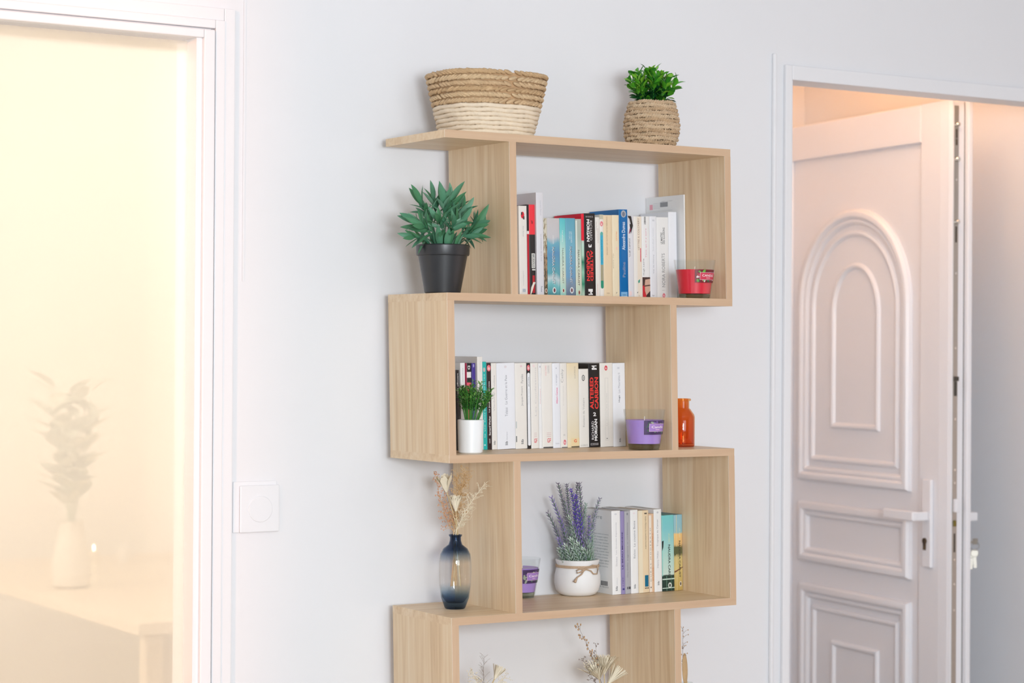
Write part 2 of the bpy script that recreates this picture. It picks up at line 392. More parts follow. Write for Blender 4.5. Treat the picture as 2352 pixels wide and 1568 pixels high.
    for v in (2.097, 1.837):
        bm = bmesh.new(); lathe(bm, [(.006, 0), (.006, .010), (.004, .012), (0, .012)], 14)
        bmesh.ops.rotate(bm, verts=bm.verts, cent=(0, 0, 0), matrix=Matrix.Rotation(R(-90), 3, 'Y'))
        obj('locking_roller', bm, knob, st, 40, loc=(-.0013, -.019, v))
        obj('roller_slot', boxes((-.0022, -.0013, -.0215, -.0165, v - .055, v - .012)), mat('slot_dark', (70, 64, 56), .5), st)
    bm = bmesh.new(); lathe(bm, [(.007, 0), (.007, .009), (.005, .011), (0, .011)], 14)
    bmesh.ops.rotate(bm, verts=bm.verts, cent=(0, 0, 0), matrix=Matrix.Rotation(R(-90), 3, 'Y'))
    obj('locking_roller', bm, knob, st, 40, loc=(-.0013, -.019, 2.004))
    bm = boxes((-.012, -.0013, -.0235, -.0150, 1.412, 1.424), (-.006, -.0013, -.022, -.017, 1.372, 1.411))
    obj('locking_hook', bm, mat('slot_dark', (70, 64, 56), .5), st, bevel=.001)
    obj('latch_bolt', boxes((-.013, -.0013, -.026, -.0125, 1.062, 1.098)), PVC, st, bevel=.002)
    obj('dead_bolt', boxes((-.006, -.0013, -.0225, -.0155, 1.024, 1.040)), mat('brass', (128, 116, 58), .4, metal=.8), st, bevel=.001)
    obj('bolt_slot', boxes((-.0018, -.0013, -.0215, -.0165, .955, 1.005)), mat('slot_dark', (70, 64, 56), .5), st)
    for v in (2.06, 1.95, 1.70, 1.50, 1.31, 1.175, 1.14, .935, .87, .80, .55):
        bm = bmesh.new(); lathe(bm, [(.0032, 0), (.0032, .0007), (0, .0010)], 10)
        bmesh.ops.rotate(bm, verts=bm.verts, cent=(0, 0, 0), matrix=Matrix.Rotation(R(-90), 3, 'Y'))
        obj('screw', bm, knob, st, 40, loc=(-.0013, -.019, v))
    # outer handle on the far face
    h2 = obj('outer_handle_plate', boxes((.066, .106, -.075, -.0653, .907, 1.145)), PVC, root, bevel=.003)
    obj('outer_lever', boxes((.020, .094, -.112, -.0755, 1.034, 1.058)), PVC, h2, bevel=.004)
    # keys hanging in the lock of the far face
    kp = root.matrix_basis @ Vector((.068, -.136, .962))
    kk = thing('key_bunch', 'small steel keys hanging on the far side of the open white door', 'keys', kp, (0, 0, math.atan2(math.cos(TH), math.sin(TH)) + R(60)))
    bm = bmesh.new(); tube(bm, [(.012 * math.cos(t * math.pi / 10), 0, .012 * math.sin(t * math.pi / 10)) for t in range(20)], .0012, 6, True)
    obj('key_ring', bm, knob, kk, 60)
    bm = bmesh.new(); box(bm, -.0095, .0095, -.010, .006, .004, .020); box(bm, -.004, .004, .006, .060, .008, .013)
    bmesh.ops.scale(bm, verts=bm.verts, vec=(.12, 1, 1))
    bmesh.ops.rotate(bm, verts=bm.verts, cent=(0, 0, 0), matrix=Matrix.Rotation(R(-60), 3, 'Z'))
    obj('inserted_key', bm, mat('key_nickel', (188, 182, 172), .3, metal=.85), kk)
    bm = bmesh.new(); lathe(bm, [(.0085, 0), (.0085, .010), (0, .010)], 20)
    bmesh.ops.rotate(bm, verts=bm.verts, cent=(0, 0, 0), matrix=Matrix.Rotation(R(90), 3, 'X'))
    obj('outer_lock_cylinder', bm, mat('dark_bronze', (112, 94, 74), .35, metal=.8), h2, 40, loc=(.070, -.0755, .972))
    for i, (dx, dz, a) in enumerate(((.0, -.012, 4), (.004, -.016, -8))):
        bm = bmesh.new()
        lathe(bm, [(.0, 0), (.010, 0), (.011, .001), (.010, .002), (0, .002)], 20)
        box(bm, -.004, .004, -.040, -.008, 0, .002)
        for q in range(4): box(bm, .004, .0055, -.038 + q * .007, -.035 + q * .007, 0, .002)
        bmesh.ops.rotate(bm, verts=bm.verts, cent=(0, 0, 0), matrix=Matrix.Rotation(R(90), 3, 'X'))
        bmesh.ops.rotate(bm, verts=bm.verts, cent=(0, 0, 0), matrix=Matrix.Rotation(R(a), 3, 'Y'))
        obj('key', bm, mat('key_nickel', (188, 182, 172), .3, metal=.85), kk, 40, loc=(dx, -.003 * i, dz - .008))
hall_door()

# ------------------------------------------------------------------ shelf
D, WS, TB = .238, .70, .0154
ZT = [.0154 + .3166 * k for k in range(7)]
SW, ZREF = .0244, 1.4647
V1, V2 = .1476, .5374
def sx(x, z): return x + SW * (ZREF - z)
def build_shelf():
    root = thing('zigzag_bookshelf', 'tall pale oak zigzag bookshelf of stacked staggered boxes against the white wall', 'bookshelf', (0, 0, 0))
    e = .0016
    for k in range(7):
        x0 = sx(0, ZT[k])
        o = obj('shelf_board', boxes((x0, x0 + WS, -D + e, 0, ZT[k] - TB, ZT[k])), WOODH, root)
        bm = boxes((x0, x0 + WS, -D, -D + e - .00002, ZT[k] - TB, ZT[k]))
        bm.faces.ensure_lookup_table()
        for f in bm.faces:
            f.normal_update()
            if abs(f.normal.y) < .5: f.material_index = 1
        obj('edge_band', bm, [BANDH, HILITE_SIDE], o)
    for k in range(6):
        zb, zt = ZT[k], ZT[k + 1] - TB
        xs = (V1, WS - TB) if k % 2 else (0, V2)
        for x in xs:
            def sheared(y0, y1):
                bm = bmesh.new(); vs = box(bm, x, x + TB, y0, y1, zb, zt)
                for v in vs: v.co.x = sx(v.co.x, v.co.z)
                return bm
            o = obj('upright', sheared(-D + e, 0), WOODV, root)
            bm = sheared(-D, -D + e - .00002)
            bm.faces.ensure_lookup_table()
            for f in bm.faces:
                f.normal_update()
                if abs(f.normal.y) < .5: f.material_index = 1
            obj('edge_band', bm, [BANDV, HILITE_SIDE], o)
build_shelf()

# ------------------------------------------------------------------ lettering
_txt = {}
def text_mesh(s, bold=0.0):
    if (s, bold) in _txt: return _txt[(s, bold)]
    c = bpy.data.curves.new('lettering', 'FONT'); c.body = s; c.resolution_u = 3; c.offset = bold; c.space_line = .82
    o = bpy.data.objects.new('lettering', c); COL.objects.link(o)
    me = bpy.data.meshes.new_from_object(o.evaluated_get(bpy.context.evaluated_depsgraph_get()))
    vs = [tuple(v.co) for v in me.vertices]; fs = [tuple(p.vertices) for p in me.polygons]
    bpy.data.objects.remove(o); bpy.data.curves.remove(c); bpy.data.meshes.remove(me)
    x0 = min(v[0] for v in vs); x1 = max(v[0] for v in vs); y0 = min(v[1] for v in vs); y1 = max(v[1] for v in vs)
    vs = [((v[0] - x0) / (x1 - x0), (v[1] - y0) / (y1 - y0)) for v in vs]
    _txt[(s, bold)] = (vs, fs); return vs, fs
def text_bm(s, x0, x1, z0, z1, y, mode='u', bold=0.0):
    """flat lettering in the plane y, filling x0..x1, z0..z1. u reads upwards, d downwards, h across"""
    vs, fs = text_mesh(s, bold); bm = bmesh.new(); out = []
    for tx, ty in vs:
        if mode == 'h': p = (x0 + tx * (x1 - x0), y, z0 + ty * (z1 - z0))
        elif mode == 'u': p = (x1 - ty * (x1 - x0), y, z0 + tx * (z1 - z0))
        else: p = (x0 + ty * (x1 - x0), y, z1 - tx * (z1 - z0))
        out.append(bm.verts.new(p))
    for f in fs:
        try: bm.faces.new([out[i] for i in f])
        except ValueError: pass
    return bm
INK = lambda c: mat('print_ink', c, .5, .02)

# ------------------------------------------------------------------ books
LEAN = SW
def book(name, label, cat, x, y, z, w, h, d, cover, decor=(), left=(), group=None, pages=None, lean=LEAN, right_tone=None):
    root = thing(name, label, cat, (x, y, z + .0003), (0, -lean, 0), group)
    w -= .0004
    th, bl = .0009, min(.0012, w * .06)
    outer = [(0, d), (0, bl * .6), (w * .06, bl * .15), (w * .3, 0), (w * .7, 0), (w * .94, bl * .15), (w, bl * .6), (w, d)]
    inner = [(w - th, d), (w - th, bl + th), (th, bl + th), (th, d)]
    path = outer + inner; n = len(path)
    bm = bmesh.new()
    a = [bm.verts.new((px, py, 0)) for px, py in path]; b = [bm.verts.new((px, py, h)) for px, py in path]
    for k in range(n): bm.faces.new((a[k], a[(k + 1) % n], b[(k + 1) % n], b[k]))
    f0 = bm.faces.new(a[::-1]); f1 = bm.faces.new(b)
    bmesh.ops.triangulate(bm, faces=[f0, f1])
    obj('cover', bm, cover, root, 25)
    obj('page_block', boxes((th + .0001, w - th - .0001, bl + th + .0001, d - .0015, .0006, h - .0008)), pages or PAPER, root)
    yy = -.00025
    for q, it in enumerate(decor):
        kind, u0, u1, v0, v1, col = it[:6]; yy -= .00003
        x0, x1, z0, z1 = u0 * w, u1 * w, h * (1 - v1), h * (1 - v0)
        if kind == 'R': obj('spine_print', boxes((x0, x1, yy, yy + .0002, z0, z1)), INK(col), root)
        elif kind == 'E':
            bm = bmesh.new(); c = [bm.verts.new(((x0 + x1) / 2 + (x1 - x0) / 2 * math.cos(t * math.pi / 12), yy, (z0 + z1) / 2 + (z1 - z0) / 2 * math.sin(t * math.pi / 12))) for t in range(24)]
            bm.faces.new(c); obj('spine_emblem', bm, INK(col), root)
        elif kind == 'T':
            obj('spine_lettering', text_bm(it[6], x0, x1, z0, z1, yy, it[7] if len(it) > 7 else 'u', it[8] if len(it) > 8 else 0.0), INK(col), root)
        elif kind == 'P':
            bm = bmesh.new(); c = [bm.verts.new((px * w, yy, h * (1 - py))) for px, py in it[6]]; bm.faces.new(c); obj('spine_print', bm, INK(col), root)
    for it in left:      # print on the left-hand cover: s = 0 at the spine, 1 at the fore edge
        kind, s0, s1, v0, v1, col = it[:6]; z0, z1 = h * (1 - v1), h * (1 - v0)
        if kind == 'R': obj('cover_print', boxes((-.00025, -.00005, s0 * d, s1 * d, z0, z1)), INK(col), root)
        else:
            vs, fs = text_mesh(it[6], 0.0); bm = bmesh.new()
            vv = [bm.verts.new((-.00025, s1 * d - tx * (s1 - s0) * d, z0 + ty * (z1 - z0))) for tx, ty in vs]
            for f in fs: bm.faces.new([vv[i] for i in f])
            obj('cover_lettering', bm, INK(col), root)
    return root
def C(name, col, rough=.42): return mat(name, col, rough, .02, 40)
GREY, DK = (140, 138, 140), (60, 58, 60)
SEAL = (206, 84, 92)
def put_row(row, zb, ys, pym, group, lo, hi):
    prev = None; lo = sx(lo, zb) + .0008; hi = sx(hi, zb) - .0008
    for bk in row:
        xl, xr, ytop, cover, dep, label = bk[:6]; opt = bk[6] if len(bk) > 6 else {}
        y = opt.get('y', ys)
        a = at_y(xl, pym, y); b = at_y(xr, pym, y)
        x0 = a.x + SW * (a.z - zb); x1 = b.x + SW * (b.z - zb)
        if prev is not None and not opt.get('free'): x0 = max(x0, prev)
        x0 = max(x0, lo); x1 = min(x1, hi)
        h = at_y(xl, ytop, y).z - zb
        prev = x1 + .0002
        book('paperback_book', label, 'book', x0, y, zb, x1 - x0, h, dep, cover, opt.get('s', ()), opt.get('l', ()), group, opt.get('p'))
T = lambda s, u0, u1, v0, v1, c, m='u', b=0.0: ('T', u0, u1, v0, v1, c, s, m, b)
RC = lambda u0, u1, v0, v1, c: ('R', u0, u1, v0, v1, c)
EL = lambda u0, u1, v0, v1, c: ('E', u0, u1, v0, v1, c)
PL = lambda pts, c: ('P', 0, 1, 0, 1, c, pts)
WHITE = C('white_cover', (240, 240, 240)); WARM = C('warm_white_cover', (238, 234, 228)); COOL = C('cool_white_cover', (238, 240, 246)); CREAM = C('cream_cover', (240, 226, 196))
PEACH = C('peach_cover', (236, 214, 180)); LILAC = C('pale_grey_cover', (226, 226, 232)); BLACK = C('black_cover', (30, 27, 28), .35)
PD = .104
RED = (226, 40, 58)
b_teal = ramp_mat('sea_print', [(.0, (60, 130, 140)), (.15, (120, 190, 196)), (.22, (196, 212, 216)), (.28, (96, 168, 180)), (.5, (96, 150, 190)), (.62, (112, 176, 196)), (.68, (200, 200, 204)), (1, (206, 200, 200))])
b_turq = ramp_mat('lagoon_print', [(0, (150, 210, 200)), (.25, (214, 224, 206)), (.55, (190, 224, 214)), (.75, (120, 208, 210)), (1, (80, 190, 200))])
b_blue = ramp_mat('harbour_print', [(0, (92, 112, 136)), (.14, (128, 146, 166)), (.25, (112, 160, 196)), (.6, (118, 178, 200)), (1, (92, 164, 186))])
b_green = ramp_mat('garden_print', [(0, (180, 214, 194)), (.2, (214, 216, 196)), (.45, (206, 222, 204)), (.7, (168, 186, 176)), (1, (186, 184, 176))])
b_redgreen = ramp_mat('red_and_green_print', [(0, (206, 226, 208)), (.16, (40, 140, 108)), (.3, (150, 206, 180)), (.42, (26, 122, 92)), (.5, (180, 216, 196)), (.63, (190, 220, 206)), (.668, (196, 200, 190)), (.672, (232, 30, 54)), (1, (236, 28, 58))], noise=.02)
b_camo = ramp_mat('speckled_brown_print', [(.2, (90, 80, 60)), (.4, (190, 160, 130)), (.5, (120, 100, 80)), (.6, (160, 150, 120)), (.8, (214, 208, 190))], noise=2.2, nscale=(220, 220, 90))
b_redblack = ramp_mat('red_over_black_cover', [(0, (40, 36, 36)), (.715, (44, 40, 40)), (.72, (246, 60, 72)), (1, (244, 56, 70))], noise=0)
b_blackred = ramp_mat('black_over_red_cover', [(0, (190, 24, 44)), (.72, (196, 24, 44)), (.725, (236, 230, 228)), (.755, (236, 230, 228)), (.76, (30, 26, 28)), (1, (28, 26, 28))], noise=0)
SADDR = 'NAUDRA CARUST'
row1 = [
 (1194.2, 1212.7, 472.7, WARM, PD, 'ivory paperback with a small red and black logo, first on the upper shelf', {'s': [EL(.25, .68, .065, .14, RED), RC(.28, .45, .07, .10, (70, 60, 60)), RC(.52, .7, .115, .15, (70, 60, 60)), T('Albin Roman', .45, .62, .22, .34, (190, 188, 186), 'd'), T('collection', .42, .56, .72, .88, (196, 194, 192), 'd'), RC(.34, .74, .915, .955, (200, 208, 216)), T('10', .4, .68, .922, .948, (120, 130, 140), 'h')]}),
 (1212.7, 1217.3, 470, b_blackred, PD, 'thin paperback with a black top and red lower spine beside the ivory one'),
 (1217.3, 1231.2, 470, b_redblack, PD, 'black paperback with a bright red top block on the upper shelf', {'s': [T('JE', .35, .6, .17, .21, (60, 30, 30), 'd', .02), T('THRILLER', .36, .92, .535, .69, (230, 228, 224), 'd', .05), RC(.34, .9, .53, .69, (222, 222, 216)), T('BRUSSOLO', .45, .8, .54, .68, (70, 66, 66), 'd', .02), T('1', .4, .95, .70, .715, (222, 222, 216), 'd'), RC(.45, .85, .77, .96, (190, 40, 50)), PL([(.02, .99), (.2, .9), (.6, .84), (.98, .845), (.7, .88), (.3, .96)], (236, 228, 214))]}),
 (1231.2, 1250.6, 442, LILAC, .128, 'tall pale grey paperback standing behind the red and black one', {'y': -.083, 's': [T('Laurent Pernot', .55, .72, .08, .22, (190, 190, 198), 'd'), T('Le combattant de la nuit', .55, .75, .40, .66, (186, 186, 194), 'd'), T('Pocket', .5, .75, .90, .955, (120, 124, 140), 'd')], 'l': [('T', .62, .92, .09, .115, (150, 146, 150), 'ROMAN')]}),
 (1250.6, 1258.6, 501, b_camo, PD, 'thin speckled brown paperback beside the tall pale grey one', {'s': [EL(.15, .9, .89, .95, (214, 200, 180)), EL(.35, .7, .9, .94, (120, 50, 40))]}),
 (1258.6, 1287.6, 501, b_teal, PD, 'wide paperback with a sea picture fading from grey sky to teal', {'s': [T('Un été de porcelaine', .38, .56, .22, .33, (236, 236, 236), 'd'), T(SADDR, .38, .58, .365, .84, (240, 240, 240), 'd', .02), T(SADDR, .42, .60, .366, .841, (70, 96, 104), 'd'), EL(.36, .66, .875, .955, (214, 222, 220)), EL(.44, .6, .89, .94, (120, 66, 76))]}),
 (1287.6, 1301, 501, b_turq, PD, 'slim turquoise paperback between the sea picture and the steel blue one', {'s': [T('Le phare', .3, .6, .16, .30, (244, 244, 240), 'd'), T(SADDR, .34, .62, .38, .83, (110, 110, 100), 'd'), EL(.28, .76, .885, .945, (226, 220, 206)), EL(.38, .64, .895, .935, (136, 70, 66))]}),
 (1301, 1323.4, 501, b_blue, PD, 'steel blue paperback with a grey harbour at the foot of its spine', {'s': [T('LES DAMES\nDU LAC', .34, .66, .17, .31, (212, 228, 232), 'd'), T(SADDR, .40, .62, .36, .82, (240, 240, 240), 'd', .02), T(SADDR, .44, .65, .361, .821, (60, 66, 80), 'd'), EL(.36, .76, .87, .95, (220, 224, 226)), EL(.46, .66, .885, .935, (120, 70, 80))]}),
 (1323.4, 1337.4, 503, b_green, PD, 'pale green paperback with dark stacked lettering beside the red topped book', {'s': [RC(.0, .28, .02, .6, (222, 228, 220)), T(SADDR, .34, .62, .395, .85, (90, 76, 72), 'd', .01), EL(.34, .7, .905, .965, (206, 170, 150)), EL(.42, .62, .915, .955, (120, 56, 56))]}),
 (1337.4, 1343.7, 491, b_redgreen, PD, 'paperback with a red top and painted green foot pressed against the black novel', {}),
 (1343.7, 1369.1, 490, BLACK, PD, 'thick black paperback with red lettering and a white number three on the upper shelf', {'s': [T('MNEMOS', .14, .82, .03, .05, (170, 166, 168), 'h', .01), T('RICHARD', .50, .72, .085, .32, (206, 204, 204), 'd', .005), T('MORGAN', .22, .48, .07, .335, (244, 242, 242), 'd', .04), T('3', .36, .66, .365, .405, (246, 244, 244), 'd', .03), T('ALTERED', .52, .78, .435, .80, (236, 56, 56), 'd', .03), T('CARBON', .17, .47, .445, .80, (236, 56, 56), 'd', .03), RC(.30, .70, .895, .915, (240, 238, 238)), T('M', .3, .7, .915, .965, (240, 238, 238), 'd', .04)]}),
 (1369.1, 1379.2, 499, WARM, PD, 'narrow off white paperback with faint red lettering right of the black novel', {'s': [T('Les fleurs', .2, .42, .06, .16, (170, 160, 160), 'd'), T('poesies', .52, .72, .14, .32, (180, 150, 150), 'd'), T('classiques', .3, .5, .82, .96, (206, 130, 130), 'd')]}),
 (1379.2, 1388, 493, WARM, PD, 'slim white paperback with a long blue and green stripe down its spine', {'s': [RC(0, 1, 0, .055, (202, 196, 172)), EL(.1, .92, .08, .14, (232, 120, 130)), T('le', .3, .7, .09, .13, (246, 220, 220), 'h', .02), RC(.12, .88, .225, .60, (66, 176, 206)), RC(.12, .88, .60, .79, (170, 164, 136)), EL(.12, .88, .205, .25, (100, 180, 170)), RC(.12, .88, .79, .86, (40, 148, 118)), EL(.12, .88, .84, .885, (40, 148, 118)), T('JULES VERNE', .35, .6, .3, .58, (40, 120, 150), 'd')]}),
 (1388, 1408, 494, PEACH, PD, 'thick peach coloured paperback with small brown lettering', {'s': [T('CHODERLOS DE LACLOS LES LIAISONS', .34, .46, .02, .48, (160, 134, 106), 'd'), T('folio', .3, .62, .93, .945, (150, 126, 100), 'h')]}),
 (1408, 1424, 494, CREAM, PD, 'cream paperback with tiny orange lettering against the blue book', {'s': [T('PROUST', .52, .70, .2, .31, (232, 160, 110), 'd', .01), EL(.52, .72, .38, .42, (246, 206, 190)), T('du cote', .05, .22, .46, .64, (196, 180, 150), 'd'), T('7', .40, .62, .925, .945, (110, 100, 90), 'h')]}),
 (1424, 1444, 481, C('bright_blue_cover', (0, 108, 176), .3), .112, 'bright blue paperback with white upright lettering and a silver emblem', {'s': [EL(.22, .82, .01, .09, (176, 182, 192)), EL(.36, .7, .025, .08, (120, 126, 140)), T('Alexandre Dumas', .30, .68, .14, .455, (226, 236, 246), 'u', .01), T('Pauline', .34, .66, .59, .76, (150, 160, 184), 'u', .01), RC(.12, .86, .925, 1, (128, 184, 226)), T('folio', .3, .7, .945, .965, (40, 90, 150), 'h'), RC(.12, .86, .975, .98, (230, 240, 250))], 'p': C('blue_tinted_pages', (216, 214, 206), .8)}),
 (1444, 1457.4, 495.6, LILAC, PD, 'greyish white paperback with a black and red brush stroke near its top', {'s': [PL([(.0, .0), (.6, .005), (.9, .12), (.5, .22), (.3, .1)], (40, 36, 38)), PL([(.1, .02), (.3, .04), (.5, .1), (.2, .1)], (206, 206, 212)), PL([(.35, .15), (.55, .16), (.3, .215), (.15, .215)], (150, 50, 84)), T('JONEY JEYL', .1, .38, .27, .50, (84, 82, 86), 'd'), EL(.1, .55, .905, .965, (244, 218, 218))]}),
 (1457.4, 1476, 497, WARM, PD, 'ivory paperback with brown capitals and a vertical red bar', {'s': [RC(.42, .98, .005, .995, (238, 226, 210)), T('LETTRE A COLCHERY', .5, .70, .02, .405, (156, 134, 122), 'u', .01), RC(.78, .88, .385, .55, (214, 70, 104)), PL([(.45, .78), (.72, .76), (.68, .80), (.5, .81)], (70, 160, 140)), PL([(.3, .925), (.44, .91), (.4, .93)], (60, 56, 56)), T('J', .5, .6, .955, .968, (150, 140, 130), 'h')]}),
 (1476, 1494, 497, WHITE, PD, 'white paperback with a cropped red portrait photo at the foot of its spine', {'s': [T('KENNEDY', .30, .52, .005, .10, (56, 54, 56), 'd', .02), T('Tant qu il y aura', .42, .62, .145, .50, (226, 150, 176), 'u'), T('Hugh Laurie', .08, .30, .51, .71, (110, 108, 110), 'u'), RC(.0, .99, .735, 1, (206, 46, 56)), PL([(.28, .75), (.99, .75), (.99, .94), (.55, .98), (.3, .9)], (214, 176, 156)), PL([(.0, .735), (.99, .735), (.99, .755), (.35, .765), (.26, .83), (.0, .84)], (78, 58, 54)), PL([(.2, .835), (.99, .825), (.99, .84), (.2, .85)], (96, 70, 62)), PL([(.5, .95), (.99, .9), (.99, 1), (.4, 1)], (64, 44, 44))]}),
 (1494, 1510, 497, COOL, PD, 'plain white paperback with pale grey lettering left of the one in large thin capitals', {'s': [T('22', .4, .7, .04, .056, (160, 162, 170), 'h', .01), T('Vie de Henry', .42, .62, .46, .69, (168, 170, 178), 'u'), T('Stendhal roman', .38, .56, .14, .42, (206, 208, 214), 'u'), T('lp', .25, .6, .945, .965, (150, 152, 160), 'h')]}),
 (1510, 1537.5, 499, WHITE, PD, 'thick white paperback with large thin grey capitals and a pink seal', {'s': [T('LE MAITRE\nDES ILLUSIONS', .32, .68, .125, .325, (104, 102, 104), 'u', .01), T('NORA ROBERTS', .40, .66, .44, .85, (150, 148, 150), 'u'), RC(.4, .6, .888, .892, (190, 188, 190)), EL(.42, .66, .925, .98, (232, 120, 136)), T('lu', .48, .6, .94, .965, (250, 230, 230), 'h', .02)]}),
 (1537.5, 1556.5, 487, COOL, PD, 'plain white paperback without lettering left of the tall book with a barcode', {}),
 (1573.5, 1587.5, 447, WHITE, .140, 'tall white book with a barcode on its cover behind the red candle', {'y': -.098, 'free': 1, 's': [T('Hubert Reeves', .3, .5, .09, .24, (200, 202, 206), 'd'), T('Poussieres', .3, .5, .49, .70, (196, 198, 204), 'd')],
   'l': [RC(.42, .62, .055, .1, (150, 152, 156)), ('T', .82, .90, .07, .12, (240, 170, 184), '1'), ('T', .30, .60, .045, .05, (120, 120, 124), 'ISBN 2-253'), RC(.62, .80, .06, .063, (204, 206, 210)), RC(.62, .80, .075, .078, (204, 206, 210)), RC(.62, .80, .09, .093, (204, 206, 210)), RC(.62, .80, .105, .108, (204, 206, 210)), RC(.30, .90, .135, .138, (206, 208, 212))]}),
]
put_row(row1, ZT[5], -.078, 676, 'paperbacks on the upper shelf', V1 + TB, WS - TB)
pinkblk = ramp_mat('pink_and_black_cover', [(0, (60, 56, 58)), (.15, (200, 30, 48)), (.3, (244, 90, 116)), (.765, (246, 96, 120)), (.77, (34, 32, 34)), (.82, (34, 32, 34)), (.825, (236, 234, 230)), (.885, (236, 234, 230)), (.89, (30, 28, 30)), (1, (30, 28, 30))], noise=0)
qmat = ramp_mat('yellowing_cover', [(0, (238, 220, 180)), (.1, (238, 224, 190)), (.5, (238, 230, 214)), (.8, (238, 228, 206)), (1, (238, 220, 184))], noise=.1)
